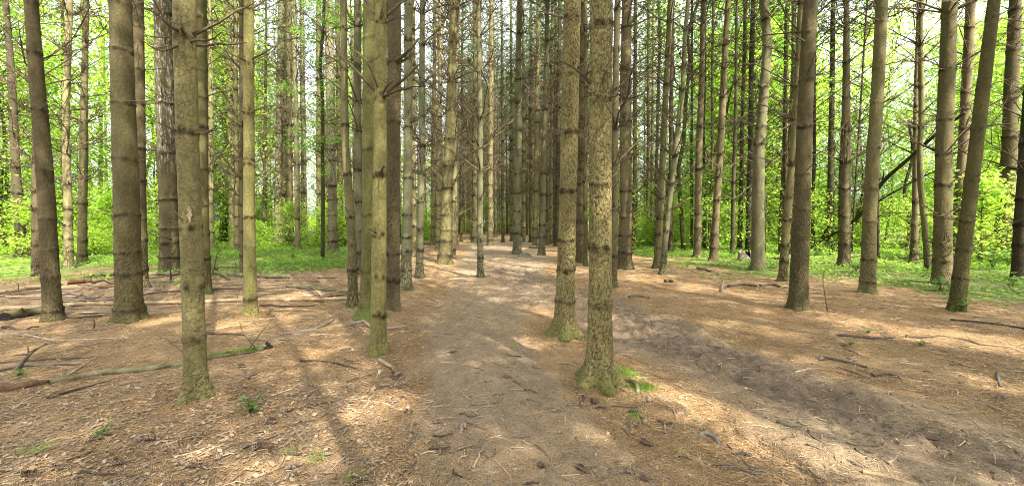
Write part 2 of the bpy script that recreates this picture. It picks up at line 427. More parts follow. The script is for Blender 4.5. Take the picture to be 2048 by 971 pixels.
def crown_arrays(seed, h0, h1, rmax, sparse=1.0):
    rs = np.random.default_rng(seed)
    wv, wf, n, tufts, tdir = [], [], 0, [], []
    h = h0
    while h < h1:
        f = (h - h0) / (h1 - h0)
        L = rmax * (.55 + .45 * math.sin(min(1, f * 2.2) * math.pi / 2)) * (1 - f ** 2.2) + .25
        a0 = rs.uniform(0, 6.28)
        nb = rs.integers(4, 7)
        for k in range(nb):
            if rs.random() > sparse: continue
            a = a0 + k * 6.28 / nb + rs.normal() * .25; l = L * rs.uniform(.6, 1.15)
            up = .15 + .5 * f + rs.normal() * .08
            t = np.linspace(0, 1, 5)
            P = np.stack([np.cos(a) * l * t, np.sin(a) * l * t, h + up * l * t - .12 * l * t * t * (1 - f)], -1)
            V, F = tube(P, np.linspace(.022, .006, 5), 3, False); wv.append(V); wf.append(F[0] + n); n += len(V)
            for _ in range(int(6 + 8 * l)):
                tt = rs.uniform(.28, 1.0) ** .8
                p = np.array([np.interp(tt, t, P[:, c]) for c in range(3)])
                s = rs.normal(size=3) * [.22 * l, .22 * l, .09] * tt ** .5
                tufts.append(p + s); dd = np.array([np.cos(a), np.sin(a), .35]) + rs.normal(size=3) * .5
                tdir.append(dd / np.linalg.norm(dd))
        h += rs.uniform(.42, .68)
    return np.concatenate(wv), np.concatenate(wf), np.array(tufts), np.array(tdir)

def crown_mesh(arr, seed, nb=9, keep=None, wide=.016, length=.17):
    wv, wf, tf, td = arr
    rs = np.random.default_rng(seed)
    if keep is not None: tf, td = tf[keep], td[keep]
    b = MB(); b.add(wv, wf, 1)
    base = np.repeat(tf, nb, 0); d = np.repeat(td, nb, 0) + rs.normal(size=(len(tf) * nb, 3)) * .55
    d /= np.linalg.norm(d, axis=1, keepdims=True)
    V, F = blades(base - d * .02, d, rs.uniform(.6, 1.15, len(base)) * length, np.full(len(base), wide), rs)
    b.add(V, F, 0)
    return b.mesh('crown', [M_NEEDLE, M_BRANCH], False)
CROWN = [crown_arrays(100 + k, 10.2 + .5 * k, 19.5 + .5 * k, 1.75 + .1 * k) for k in range(4)]
CROWN_ME = [crown_mesh(c, 200 + k, 15, None, .026, .21) for k, c in enumerate(CROWN)]

CROWN_MID = [crown_mesh(c, 260 + k, 9, np.random.default_rng(k).random(len(c[2])) < .6, .026, .21) for k, c in enumerate(CROWN)]
CROWN_FAR = [crown_mesh(c, 240 + k, 8, np.random.default_rng(k).random(len(c[2])) < .3, .03, .22) for k, c in enumerate(CROWN)]

def add_crown(root, k, tall=1.0, off=(0, 0), far=False):
    """the shared crown, or one with holes where the sun shines through to the ground"""
    rx, ry, rz = root.location
    arr = CROWN[k]; P = arr[2] + [rx + off[0], ry + off[1], rz]
    hole = sunlit(P)
    me = (CROWN_ME, CROWN_MID, CROWN_FAR)[int(far)][k] if not hole.any() else crown_mesh(arr, 300 + k, 15, ~hole, .026, .21)
    return link('crown', me, root, (off[0], off[1], 0))

# ------------------------------------------------------------------ dead branches, shared shapes
def branch_curve(rs, a, l, up, n=7, start=.0):
    t = np.linspace(0, 1, n)
    bend = rs.normal() * .25
    P = np.stack([np.cos(a + bend * t * t) * (start + l * t), np.sin(a + bend * t * t) * (start + l * t), up * l * t + rs.normal() * .12 * l * t * t], -1)
    P[1:-1] += rs.normal(size=(n - 2, 3)) * .018 * l
    return P

def add_branch(b, P, r0, rs, twigs=0, tl=.35, seg=5, mi=0):
    n = len(P)
    V, F = tube(P, np.linspace(r0, r0 * .3, n), seg, True); b.add(V, F, mi)
    for _ in range(twigs):
        t = rs.uniform(.25, .98) * (n - 1); k = min(int(t), n - 2); p = P[k] + (P[k + 1] - P[k]) * (t - k)
        d = (P[k + 1] - P[k]); d /= np.linalg.norm(d) + 1e-9
        d = d * rs.uniform(.3, 1.) + rs.normal(size=3) * [.6, .6, .4]; d /= np.linalg.norm(d)
        l = tl * rs.uniform(.4, 1.3)
        Q = p + d * np.linspace(0, l, 4)[:, None] + np.array([0, 0, 1]) * (np.linspace(0, 1, 4) ** 2 * l * rs.normal() * .25)[:, None]
        V, F = tube(Q, np.linspace(r0 * .5, r0 * .2, 4), 3, False); b.add(V, F, mi)

def whorl_mesh(seed, kind):
    rs = np.random.default_rng(seed); b = MB()
    nb = rs.integers(4, 7); a0 = rs.uniform(0, 6.28)
    for k in range(nb):
        a = a0 + k * 6.28 / nb + rs.normal() * .3
        if kind == 0: l, r0, tw = rs.uniform(.05, .11), .011, 0
        elif kind == 1: l, r0, tw = rs.choice([.25, .4, .7, 1.0]) * rs.uniform(.7, 1.3), .016, 4
        else: l, r0, tw = rs.choice([.4, .9, 1.4, 1.9]) * rs.uniform(.7, 1.2), .020, 12
        add_branch(b, branch_curve(rs, a, l + .08, rs.uniform(.2, .95), 6 if kind else 3), r0, rs, tw, .16 if kind == 1 else .45, 4)
    return b.mesh('branch_whorl', M_BRANCH)
WHORL = [[whorl_mesh(500 + 20 * k + j, k) for j in range(7)] for k in range(3)]

# ------------------------------------------------------------------ trunks
def whorl_heights(rs, h0, h1, step):
    out, h = [], h0
    while h < h1:
        out.append(h); h += step * rs.uniform(.75, 1.25) * (.75 if h < 1.2 else 1)
    return out

def trunk_mesh(ctr, rad, H, whorls, rs, segs, dz, hvis, flare=.5, roots=4, mats=None, plate=None, mossy=0.0, wsig=.045, wamp=.09, ring_=.62):
    """ctr(z) -> xy array, rad(z) -> radius; whorls = heights; plate = (cell, flatness, depth, height of the furrowed part)"""
    zs = np.concatenate([np.arange(-.18, hvis, dz), np.arange(hvis, H, .45), [H]])
    for w in whorls:
        if w < hvis: zs = np.concatenate([zs, [w, w - wsig * .6, w + wsig * .6]])
    zs = np.unique(np.round(zs, 3))
    a = np.arange(segs) * 2 * math.pi / segs
    ph = rs.uniform(0, 6.28, 8)
    Zg, Ag = np.meshgrid(zs, a, indexing='ij')
    r = rad(Zg)
    lump = 1 + .6 * np.cos(roots * Ag + ph[0]) + .35 * np.cos((roots + 2) * Ag + ph[1])
    z0 = np.maximum(Zg, 0)
    r = r * (1 + flare * lump * np.exp(-z0 / .10) + .35 * flare * np.exp(-z0 / .45))
    r *= 1 + .025 * np.sin(2 * Ag + Zg * 1.1 + ph[2]) + .02 * np.sin(3 * Ag - Zg * 2.3 + ph[3]) + .012 * np.sin(5 * Ag + Zg * 9 + ph[4])
    wh = np.zeros_like(r)
    for i, w in enumerate(whorls):
        s = wsig * (1 + .25 * math.sin(i * 2.1))
        prof = np.exp(-((Zg - w - .012 * np.sin(Ag * 2 + i)) / s) ** 2)
        nk = rs.integers(4, 7); kn = np.zeros_like(r)
        for q_ in range(nk):                                   # one scar for each limb of the whorl
            ka = q_ * 6.283 / nk + i * 1.9 + rs.normal() * .2; da = np.abs((Ag - ka + math.pi) % 6.283 - math.pi); zc = w + rs.normal() * s * .35; ks = s * rs.uniform(.8, 1.3)
            kn = np.maximum(kn, np.exp(-(da / .42) ** 2) * np.exp(-((Zg - zc) / np.where(Zg > zc, ks * 1.25, ks * .8)) ** 2))
        r *= 1 + wamp * (.45 * prof + .8 * kn)
        amp_ = rs.uniform(.55, 1.15); gap = .75 + .45 * np.sin(Ag * 2 + i * 2.3) * np.sin(Ag * 3 + i)
        wh = np.maximum(wh, np.maximum(prof * ring_ * amp_ * gap, kn * min(1, (.62 if ring_ < .66 else .9) * amp_ + .1)))
    c = ctr(zs)
    X = c[:, 0:1] + r * np.cos(Ag); Y = c[:, 1:2] + r * np.sin(Ag)
    V = np.stack([X, Y, Zg], -1).reshape(-1, 3)
    crack = np.ones(len(V))
    if plate:
        cell, flat, depth, ph_ = plate
        for i in range(len(V)):
            x, y, z = V[i]
            if z > hvis: continue
            q = Vector((x / cell, y / cell, z * flat / cell))
            q += mnoise.noise_vector(Vector((x * 9, y * 9, z * 6))) * .7 + mnoise.noise_vector(Vector((x * 45, y * 45, z * 30))) * .22
            d, _p = mnoise.voronoi(q)
            e = min(1.0, (d[1] - d[0]) / .125); e = e * e * (3 - 2 * e)
            k = max(0.0, min(1.0, 1.15 - z / ph_ + .35 * mnoise.noise(Vector((x * 3, y * 3, z * 1.5)))))
            crack[i] = 1 - (1 - e) * k
        nrm = np.stack([np.cos(Ag), np.sin(Ag), 0 * Ag], -1).reshape(-1, 3)
        fine = np.array([mnoise.noise(Vector(v) * 28) for v in V])
        V = V + nrm * (-depth * (1 - crack) + depth * .25 * fine)[:, None]
    n = len(zs)
    i, j = np.meshgrid(np.arange(n - 1), np.arange(segs), indexing='ij')
    q = np.stack([i * segs + j, i * segs + (j + 1) % segs, (i + 1) * segs + (j + 1) % segs, (i + 1) * segs + j], -1).reshape(-1, 4)
    b = MB()
    b.add(V, [q, np.array([[(n - 1) * segs + k for k in range(segs)]])], hgt=np.maximum(V[:, 2], 0), whorl=wh.ravel(), crack=crack, mossy=mossy)
    return b.mesh('trunk', mats)

NEAR_D = 9.0
ALL_PINES = []
def pine(xb, yb, wb, xt, wt, bk, label, wy=None, mids=(), H=20.5, flare=.45, roots=4, plate=None, branches=(), mossy=0., group=None, thin=None, nobr=False, name='pine_tree', step=None, kind='pine', cat='pine tree', seed=None):
    rs = np.random.default_rng(int(xb * 7 + yb * 13) if seed is None else seed)
    P0 = hit(xb, yb); dep = P0[1]
    root = empty(name, P0, label, cat, group)
    ctl = [(0., P0[0])]
    for px, py in list(mids) + [(xt, 0)]:
        q = at_depth(px, py, dep); ctl.append((q[2] - P0[2], q[0]))
    ctl.sort()
    cz = np.array([c[0] for c in ctl]); cx = np.array([c[1] for c in ctl]) - P0[0]
    slope = (cx[-1] - cx[-2]) / (cz[-1] - cz[-2])
    ext = np.array([2., 5., 9., 14.])
    cz = np.concatenate([cz, cz[-1] + ext]); cx = np.concatenate([cx, cx[-1] + slope * ext * [.95, .8, .65, .5]])
    wob = rs.uniform(0, 6.28, 4); ly = rs.normal() * .012
    def ctr(z):
        z = np.asarray(z); x = np.interp(z, cz, cx)
        amp = np.clip(z / 2, 0, 1) * .012 * min(1, dep / 8)
        return np.stack([x + amp * np.sin(z * .9 + wob[0]), ly * z + amp * np.sin(z * .8 + wob[1])], -1)
    ztop = at_depth(xt, 0, dep)[2] - P0[2]
    k = dep / FPX * math.cos(math.atan((xb - CX) / FPX))
    r0, r1 = .5 * wb * k, .5 * wt * k
    def rad(z):
        z = np.asarray(z, float)
        r = r0 + (r1 - r0) * np.clip(z / ztop, -.2, 1)
        top = np.clip((z - ztop) / (H - ztop), 0, 1)
        return np.where(z > ztop, r1 + (.018 - r1) * top ** .9, r)
    if wy:
        wh = [at_depth(xb, y, dep)[2] - P0[2] for y in wy]
        lo, hi = min(wh), max(wh)
        st = (hi - lo) / max(1, len(wh) - 1)
        if lo > .55: wh += [lo - .5 * rs.uniform(.8, 1.1)]
        wh = sorted(w for w in wh if w > .12) + whorl_heights(rs, hi + st, 11.5, .8)
    else:
        wh = whorl_heights(rs, rs.uniform(.3, .6), 11.5, step or .78)
    near = plate is not None
    hvis = min(ztop + .5, 13)
    segs = int(min(120, max(40, r0 * 2 * math.pi / .007))) if near else (20 if dep < 12 else 12)
    dz = (.0105 if near else (.05 if dep < 12 else .11))
    me = trunk_mesh(ctr, rad, H, wh, rs, segs, dz, hvis, flare, roots, BK[bk, near], plate, mossy, wsig=.036 if dep < 9 else .052, wamp=.075 if near else .13, ring_=.64 if near else .78)
    tr = link('trunk', me, root)
    # dead branches
    fr = [w for w in wh if w < hvis + .4]
    if dep < NEAR_D and not nobr:
        done = [at_depth(xb, s[0][1], dep)[2] - P0[2] for s in branches]
        for w in fr:
            c = ctr(np.array([w]))[0]; rr = float(rad(w))
            nb = rs.integers(2, 5) if w > .9 else rs.integers(0, 3)
            a0 = rs.uniform(0, 6.28)
            dup_ = any(abs(w - z) < .15 for z in done)
            for q in range(nb):
                a = a0 + q * 6.28 / nb + rs.normal() * .4
                big = rs.random() < (.14 if w < 1.6 else .5) and not dup_ and thin != 0
                l = rs.uniform(.3, .8) * (thin or 1) if big else rs.uniform(.03, .10)
                b = MB(); add_branch(b, branch_curve(rs, a, l + rr, rs.uniform(.2, 1.), 6 if big else 3), .010 if big else .008, rs, 3 if big else 0, .14, 6)
                link('dead_branch', b.mesh('dead_branch', M_BRANCH), root, (c[0], c[1], w))
    elif not nobr:
        for w in fr:
            c = ctr(np.array([w]))[0]
            kd = 0 if w < 1.3 else (1 if w < 2.6 or rs.random() < (.2 if xb < 1300 else .55) else 2)
            o = link('branch_whorl', WHORL[kd][rs.integers(7)], root, (c[0], c[1], w)); o.rotation_euler[2] = rs.uniform(0, 6.28)
            s = rs.uniform(.8, 1.15); o.scale = ((float(rad(w)) + .02) / .10 if kd == 0 else s,) * 3
            if kd:
                o = link('branch_whorl', WHORL[0][rs.integers(7)], root, (c[0], c[1], w)); o.rotation_euler[2] = rs.uniform(0, 6.28); o.scale = ((float(rad(w)) + .02) / .10,) * 3
    for s in branches:
        pts, r_px = s[:-1], s[-1]
        L = [at_depth(*pts[0][:2], dep)]
        dy = rs.uniform(-.25, .1) if len(pts[0]) < 3 else pts[0][2]
        for p in pts[1:]:
            L.append(at_depth(p[0], p[1], dep + dy))
        z = L[0][2]; cc = ctr(np.array([z - P0[2]]))[0]
        L[0] = np.array([P0[0] + cc[0], P0[1] + cc[1], z])
        P = catmull(np.array(L), 9) - P0
        P[2:-1] += rs.normal(size=(6, 3)) * .005
        b = MB(); add_branch(b, P, .5 * r_px * k, rs, 2 if len(P) else 0, .12, 7)
        link('dead_branch', b.mesh('dead_branch', M_BRANCH), root)
    top = ctr(np.array([13.]))[0]
    add_crown(root, rs.integers(4), off=(float(top[0]), float(top[1])), far=2 if dep > 16 else (1 if dep > 10 else 0))
    ALL_PINES.append((P0[0], P0[1]))
    return root, tr, P0, k
# ------------------------------------------------------------------ the pines, measured in the photograph: base x, base y, width low, x at the top edge, width there
PL = lambda c=.034, f=.42, d=.007, h=9: (c, f, d, h)
# the two in the fork of the trail
T1, T1t, T1P, T1k = pine(1198, 758, 47, 1207, 45, 'plate', 'big moss-footed pine with cracked bark, nearest tree in the trail', [200, 370, 497], flare=.8, roots=5, plate=PL(.034, .55, .007, 12),
     branches=[((1186, 182), (1165, 150), (1114, 116), 8), ((1186, 196), (1170, 182), 7), ((1207, 178, -.15), (1207, 146), 7), ((1224, 200), (1240, 188), 6)], thin=0)
pine(1128, 667, 36, 1146, 33, 'plate', 'moss-footed pine with cracked bark just behind the big one in the trail fork', [44, 153, 268, 383, 480, 537], mids=[(1138, 300)], flare=.75, plate=PL(.031, .55, .007, 12),
     branches=[((1134, 44), (1100, 28), (1071, 21), 6), ((1147, 148, -.15), (1148, 122), 5), ((1156, 148), (1183, 116), 6)], thin=0)
# left foreground
T2, T2t, T2P, T2k = pine(392, 788, 46, 377, 45, 'flaky', 'nearest pine on the left, flaky bark with a pale bare scar', [85, 268, 454, 575], mids=[(382, 300)], flare=.55, plate=PL(.035, 1.5, .0025, .5),
     branches=[((372, 85), (330, 42), (270, 2), 9), ((366, 82), (330, 76), (291, 70), 7), ((368, 76, -.2), (364, 58), (359, 40), 11), ((388, 82), (440, 45), (512, 2), 9),
               ((389, 88), (420, 78), (447, 64), 7), ((392, 94), (440, 90), (493, 86), 8), ((362, 265), (340, 255), (317, 244), 7), ((392, 271), (410, 265), (433, 251), 9),
               ((372, 452), (355, 445), (341, 441), 6), ((366, 90), (320, 100), (285, 80), 6)], thin=.7)
pine(757, 704, 31, 759, 24, 'lichen', 'lichened pine with a crown of dead limbs left of the trail', [41, 197, 352, 470, 556], flare=.35, plate=PL(.03, .6, .003, .6),
     branches=[((752, 190), (715, 145), (670, 104), 8), ((754, 186, -.2), (738, 130), (720, 108), (699, 98), 6), ((766, 192), (778, 168), (792, 156), 6), ((768, 192), (805, 160), (848, 121), 8), ((766, 196), (800, 180), (852, 172), 6),
               ((766, 39), (790, 18), (818, -4), 9), ((760, 42), (764, 20), (768, -4), 6), ((752, 36), (740, 16), (728, -4), 7), ((764, 44), (790, 36), (812, 30), 5), ((764, 350, -.2), (767, 332), 8), ((750, 352), (737, 341), 4), ((748, 470), (735, 455), 4)], thin=.5)
pine(260, 638, 57, 246, 46, 'furrow', 'stout dark pine with deeply furrowed foot on the left beyond the pale pole', [105, 211, 320, 430, 504, 547], flare=.35, plate=PL(.030, .26, .009, 1.9),
     branches=[((236, 88), (220, 66), (198, 46), 6), ((236, 205), (218, 190), (205, 178), 5), ((238, 320), (215, 295), (185, 262), 5), ((270, 204), (300, 202), (326, 200), 4), ((272, 328), (290, 320), (302, 316), 4)], thin=.8)
pine(106, 637, 42, 66, 29, 'furrow', 'pine leaning left at the left side, foot beside a dark log end', [8, 109, 221, 343, 439, 500, 554], mids=[(92, 400)], flare=.25, plate=PL(.035, .3, .006, 1.6),
     branches=[((80, 343, -.1), (70, 325), (66, 302), 6), ((92, 222), (94, 206), (96, 194), 5), ((56, 109), (40, 95), (20, 86), 5), ((60, 221), (45, 212), (35, 206), 4)], thin=.8)
pine(501, 628, 27, 496, 20, 'lichen', 'slim pale pine standing behind the pole on the left, whorls of dead twigs', [20, 127, 228, 319, 330, 435, 493, 533], flare=.3, plate=PL(.03, .8, .003, .5),
     branches=[((488, 125), (470, 112), (442, 95), 5), ((508, 122), (530, 105), (552, 92), 5), ((508, 20), (525, 5), (535, -6), 5), ((490, 20), (480, 5), (474, -4), 5), ((508, 228), (525, 215), (548, 210), 4), ((490, 228), (470, 218), (436, 208), 5), ((500, 226, -.1), (499, 216), 5)], thin=1.)
# right foreground
pine(1596, 616, 38, 1627, 29, 'furrow', 'rough furrowed pine on the right of the trail beside a leafless sapling', [63, 161, 255, 348, 422], mids=[(1611, 300)], flare=.28, plate=PL(.03, .3, .009, 2.6),
     branches=[((1616, 255), (1590, 248), (1556, 241), 4), ((1632, 250), (1650, 243), (1668, 236), 4), ((1610, 85), (1590, 70), (1573, 60), 4)], thin=.6)
pine(1735, 584, 33, 1772, 24, 'olive', 'light barked pine leaning right in front of the leaning dead tree', [41, 136, 206, 296, 378, 443, 485, 520], mids=[(1750, 300)], flare=.3, plate=PL(.03, .4, .007, 1.8),
     branches=[((1775, 38), (1785, 18), (1796, -4), 5), ((1776, 36), (1810, 20), (1845, 0), 5), ((1758, 40), (1730, 30), (1700, 16), 5), ((1775, 132), (1805, 120), (1840, 102), 4), ((1762, 203), (1774, 190), (1779, 180), 5), ((1766, 206), (1785, 198), (1801, 190), 5), ((1752, 292), (1768, 280), (1792, 272), 5)], thin=.9)
pine(1884, 567, 42, 1905, 32, 'olive', 'broad pine near the right edge with a rough sunlit right flank', [24, 139, 238, 309, 369, 433, 491, 522], mids=[(1893, 300)], flare=.25, plate=PL(.035, .4, .007, 2.),
     branches=[((1915, 22), (1940, 6), (1965, -4), 9), ((1908, 20), (1912, -4), 6), ((1890, 138), (1875, 138), (1862, 138), 4), ((1905, 306), (1930, 302), (1945, 298), 5)], thin=.7)
pine(1913, 619, 36, 1984, 26, 'mossy', 'pine leaning right, closest trunk at the right edge with leaves at its foot', [39, 177, 258, 361, 443, 500], mids=[(1926, 500), (1952, 300)], flare=.22, plate=PL(.035, .4, .006, 1.8),
     branches=[((1985, 36), (2010, 24), (2030, 12), 5), ((1970, 176), (1995, 165), (2035, 155), 4), ((1960, 256), (1990, 250), (2040, 246), 5), ((1955, 258), (1965, 250), (1978, 245), 4)], thin=.8)
pine(787, 618, 27, 786, 27, 'pink', 'brown scaly pine right behind the yellow-green lichened one', [127, 245, 415, 508], flare=.25, plate=PL(.022, .5, .005, 9),
     branches=[((795, 126), (815, 105), (836, 80), 9), ((797, 128), (815, 117), (830, 106), 7)], thin=.5)
r_, t_, p_, k_ = pine(738, 634, 34, 747, 34, 'mossy', 'moss-covered pine with a flaring root hidden behind the lichened trunk', [82, 205, 300, 430, 540], flare=.9, roots=3, mossy=.35, plate=PL(.035, .5, .005, 2), nobr=True)
# ---- middle distance, left to right
def P(xb, yb, wb, xt, wt, bk, label, wy=None, **kw): return pine(xb, yb, wb, xt, wt, bk, label, wy, **kw)
P(8, 494, 17, -10, 12, 'dark', 'dark slim pine cut by the left edge of the picture', [200, 270, 335, 410, 460])
P(44, 512, 25, 18, 14, 'dark', 'dark pine beside the left edge standing in green ground cover', [59, 166, 224, 275, 335, 387, 435, 467, 485])
P(75, 551, 23, 62, 16, 'brown', 'paler pine half hidden behind the left-leaning one', [460, 490, 420])
P(137, 536, 21, 139, 14, 'pale', 'pale pine with a bow in its stem, left of two in the ground cover', [31, 105, 170, 224, 309, 370, 419, 452, 478, 502], mids=[(132, 300), (134, 215)])
P(128, 498, 9, 122, 8, 'olive', 'thin straight pine crossing behind the pale bowed one', None)
P(164, 525, 22, 158, 13, 'olive', 'straight pine right of the pale bowed one, its foot by dry twigs', [80, 131, 192, 246, 296, 359, 407, 456, 482])
P(177, 476, 12, 167, 8, 'brown', 'thin pine showing right of the straight one, far in the ground cover', None)
P(202, 481, 11, 189, 7, 'pale', 'lone thin pale pine far off between two trunks on the left', None, step=.7)
P(28, 470, 8, 36, 6, 'dark', 'very thin dark pine behind the pair at the left edge', None)
P(216, 470, 6, 208, 5, 'brown', 'spindly far pine just left of the stout furrowed one', None)
P(282, 575, 28, 272, 24, 'brown', 'pine almost hidden behind the stout furrowed one', None)
P(343, 541, 46, 337, 40, 'resin', 'thickest dark pine with white resin streaks, behind the log pile', [36, 105, 211, 309, 400, 456, 484], flare=.2)
P(318, 489, 10, 314, 8, 'brown', 'thin far pine left of the resin-streaked one', None)
P(410, 586, 25, 397, 24, 'mossy', 'green-tinged pine tucked behind the nearest left pine', [36, 140, 195, 255, 340, 412, 470])
P(423, 502, 11, 421, 8, 'pale', 'thin pine right of the green-tinged one by the log pile', None)
P(449, 482, 13, 440, 7, 'dark', 'dark bent pine far off left of the slim pale one', None, mids=[(452, 330)])
P(466, 490, 13, 458, 12, 'pale', 'straight pale pine left of the slim pale pine behind the pole', None)
P(475, 501, 12, 468, 9, 'olive', 'pine close behind the straight pale one with many stubs', None, step=.6)
P(485, 547, 11, 480, 10, 'brown', 'narrow pine peeping out left of the slim pale pine', None)
P(528, 488, 7, 530, 5, 'dark', 'dark spindly spruce-like stem in the shade right of the slim pale pine', None)
P(556, 487, 18, 563, 14, 'silver', 'grey weathered pine, leftmost of the cluster beyond the green carpet', None)
P(567, 487, 10, 574, 9, 'pale', 'thin pine squeezed between two in the cluster beyond the green carpet', None)
P(579, 490, 14, 576, 11, 'olive', 'third pine of the cluster beyond the green carpet, greenish', None)
P(596, 498, 11, 589, 8, 'pale', 'pale slim pine right of the cluster beyond the green carpet', [65, 118, 163, 235, 275, 330, 380, 420])
P(609, 486, 13, 604, 9, 'silver', 'grey pine with light patches behind the slim one at the green carpet', None)
P(638, 486, 11, 634, 9, 'olive', 'pine just left of the green sapling', None)
P(666, 503, 19, 659, 17, 'silver', 'thick grey pine with whitish upper bark right of the green sapling', [78, 120, 250, 300, 322, 373, 400, 430, 460], flare=.5)
P(681, 482, 11, 678, 9, 'brown', 'far pine showing between the whitish grey one and the next', None)
P(706, 611, 19, 686, 13, 'olive', 'slender pine at the right end of the pale pole, bent near its foot', [59, 139, 251, 350, 435, 489, 540], mids=[(704, 500), (692, 300)],
  branches=[((692, 139), (675, 122), (650, 108), 4), ((692, 248), (670, 225), (645, 195), 3), ((692, 350), (672, 335), (653, 312), 3)])
P(718, 549, 17, 713, 14, 'grey', 'smooth grey pine right of the slender bent one', [53, 133, 204, 262, 340, 404, 461, 505])
P(812, 577, 21, 817, 15, 'grey', 'grey-green smooth pine with neat whorls at the left bank of the trail', [82, 177, 255, 357, 430, 474, 502],
  branches=[((812, 250, -.1), (818, 215), 4), ((820, 247), (835, 237), (852, 224), 6)])
P(839, 554, 15, 846, 10, 'grey', 'dark grey slender pine beside the smooth grey-green one', [29, 92, 170, 234, 292, 348, 404, 458])
P(829, 514, 9, 827, 7, 'pale', 'thin pine between the grey-green one and the dark grey slender one', None)
P(866, 490, 10, 869, 6, 'olive', 'thin stubby pine left of the thick moss-footed one by the trail', None)
P(878, 497, 11, 881, 8, 'pale', 'pale pine directly left of the thick moss-footed one by the trail', None)
P(889, 526, 24, 907, 15, 'olive', 'thick moss-footed pine on the left edge of the trail farther in', [15, 83, 163, 221, 277, 333, 376, 430, 459, 482], mids=[(897, 300)], flare=.55,
  branches=[((897, 80), (893, 45), (891, -4), 4), ((897, 160), (890, 135), (888, 118), 4), ((910, 15), (930, 5), (948, 0), 4), ((905, 160), (928, 150), (950, 142), 3)])
P(906, 516, 9, 914, 7, 'pale', 'pale thin pine right behind the thick moss-footed one', None)
P(913, 486, 6, 915, 5, 'olive', 'first thin far pine right of the thick moss-footed one', None)
P(922, 483, 5, 925, 4, 'brown', 'second thin far pine right of the thick moss-footed one', None)
P(949, 485, 12, 950, 8, 'olive', 'pine left of the slender one standing in the trail', None)
P(961, 554, 12, 958, 9, 'grey', 'slender grey pine standing alone in the trail', [8, 75, 146, 238, 297, 343, 400, 452, 482], flare=.35)
P(980, 491, 11, 983, 9, 'pale', 'pale straight pine behind the slender one in the trail', None)
P(1006, 484, 6, 1003, 5, 'brown', 'thin pine in the row at the end of the trail, brownish', None)
P(1023, 482, 6, 1022, 5, 'pale', 'thin pale pine left of the moss-footed one at the trail end', None)
P(1034, 508, 16, 1039, 10, 'grey', 'grey moss-footed pine beside a low stump at the far trail', [70, 122, 160, 207, 262, 311, 348, 387, 422, 448], flare=.5)
P(1048, 484, 7, 1046, 5, 'pale', 'thin pine right of the grey moss-footed one', None)
P(1061, 484, 6, 1062, 5, 'olive', 'thin greenish pine between two thicker ones at the far trail', None)
P(1070, 494, 10, 1078, 8, 'olive', 'greenish pine behind a short cut log at the far trail', None)
P(1083, 510, 13, 1095, 8, 'grey', 'smooth pine right of the short cut log at the far trail', [10, 88, 136, 180, 222, 279, 348, 390, 420, 450])
P(1094, 490, 6, 1096, 5, 'brown', 'first of the three thin stems right of the short cut log', None)
P(1101, 488, 6, 1104, 5, 'olive', 'middle of the three thin stems right of the short cut log', None)
P(1108, 486, 6, 1111, 5, 'brown', 'last of the three thin stems right of the short cut log', None)
P(1113, 492, 9, 1118, 7, 'dark', 'dark stem half behind the second trail-fork pine', None)
P(1160, 524, 16, 1164, 10, 'brown', 'brown mossy-footed pine between the two trail-fork trunks', [165, 255, 310, 340, 368, 410, 445], flare=.5)
P(1171, 532, 8, 1171, 7, 'mossy', 'thin greenish pine in the gap between the two trail-fork trunks', [62, 175, 250, 310, 365, 417])
P(1226, 574, 15, 1235, 12, 'brown', 'pine hugging the right side of the big one in the trail, foot mossy', [330, 420, 470], flare=.5)
P(1233, 495, 7, 1235, 6, 'olive', 'thin pine in the gap right of the big one in the trail', None)
P(1250, 537, 27, 1253, 20, 'pink', 'stout reddish-brown pine with spreading foot right of the trail fork', [56, 139, 200, 245, 319, 382, 434, 471], flare=.45,
  branches=[((1256, 56), (1280, 45), (1312, 31), 5), ((1244, 140), (1236, 125), (1230, 113), 4), ((1256, 198), (1280, 190), (1302, 168), 5)])
P(1269, 494, 9, 1274, 7, 'brown', 'slim pine just right of the stout reddish-brown one', None)
P(1296, 485, 7, 1293, 6, 'olive', 'thin pine at the start of the green strip right of the trail', None)
P(1303, 484, 6, 1305, 5, 'pale', 'pale thin pine beside the thin one at the start of the green strip', None)
P(1311, 493, 7, 1318, 6, 'grey', 'wavy thin grey pine left of the pair of stems that cross', None, mids=[(1316, 200), (1321, 80)])
P(1313, 536, 14, 1340, 11, 'olive', 'right-leaning pine, left stem of the pair that crosses', [47, 114, 171, 234, 301, 348, 398, 437, 470], mids=[(1327, 300)])
P(1325, 548, 12, 1374, 8, 'grey', 'strongly right-leaning grey pine, right stem of the pair that crosses', None, mids=[(1333, 450), (1349, 300), (1364, 170), (1368, 80)])
P(1341, 502, 10, 1348, 8, 'dark', 'dark pine behind the strongly leaning grey stem', None)
P(1383, 497, 6, 1389, 5, 'dark', 'thin dark stem left of the neat ringed pine', None)
P(1394, 515, 15, 1406, 10, 'pink', 'neat ringed pine with even dark whorls in the green strip', [54, 112, 153, 194, 255, 304, 339, 387, 428, 456], mids=[(1398, 300)])
P(1407, 495, 5, 1412, 4, 'dark', 'thread-thin stem right of the neat ringed pine', None)
P(1422, 502, 6, 1426, 5, 'olive', 'thin stem left of the ringed pine that leans', None)
P(1427, 520, 16, 1455, 11, 'pink', 'ringed pine leaning right beside a forked dead limb', [25, 92, 138, 197, 260, 311, 354, 400, 437, 470], mids=[(1439, 300)])
P(1465, 509, 9, 1478, 5, 'dark', 'dark thin pine left of two straight ones near the mossy smooth trunk', None)
P(1479, 499, 10, 1493, 7, 'brown', 'straight pine left of the rotten stump', None)
P(1497, 500, 13, 1506, 9, 'dark', 'dark pine rising right behind the rotten stump', None)
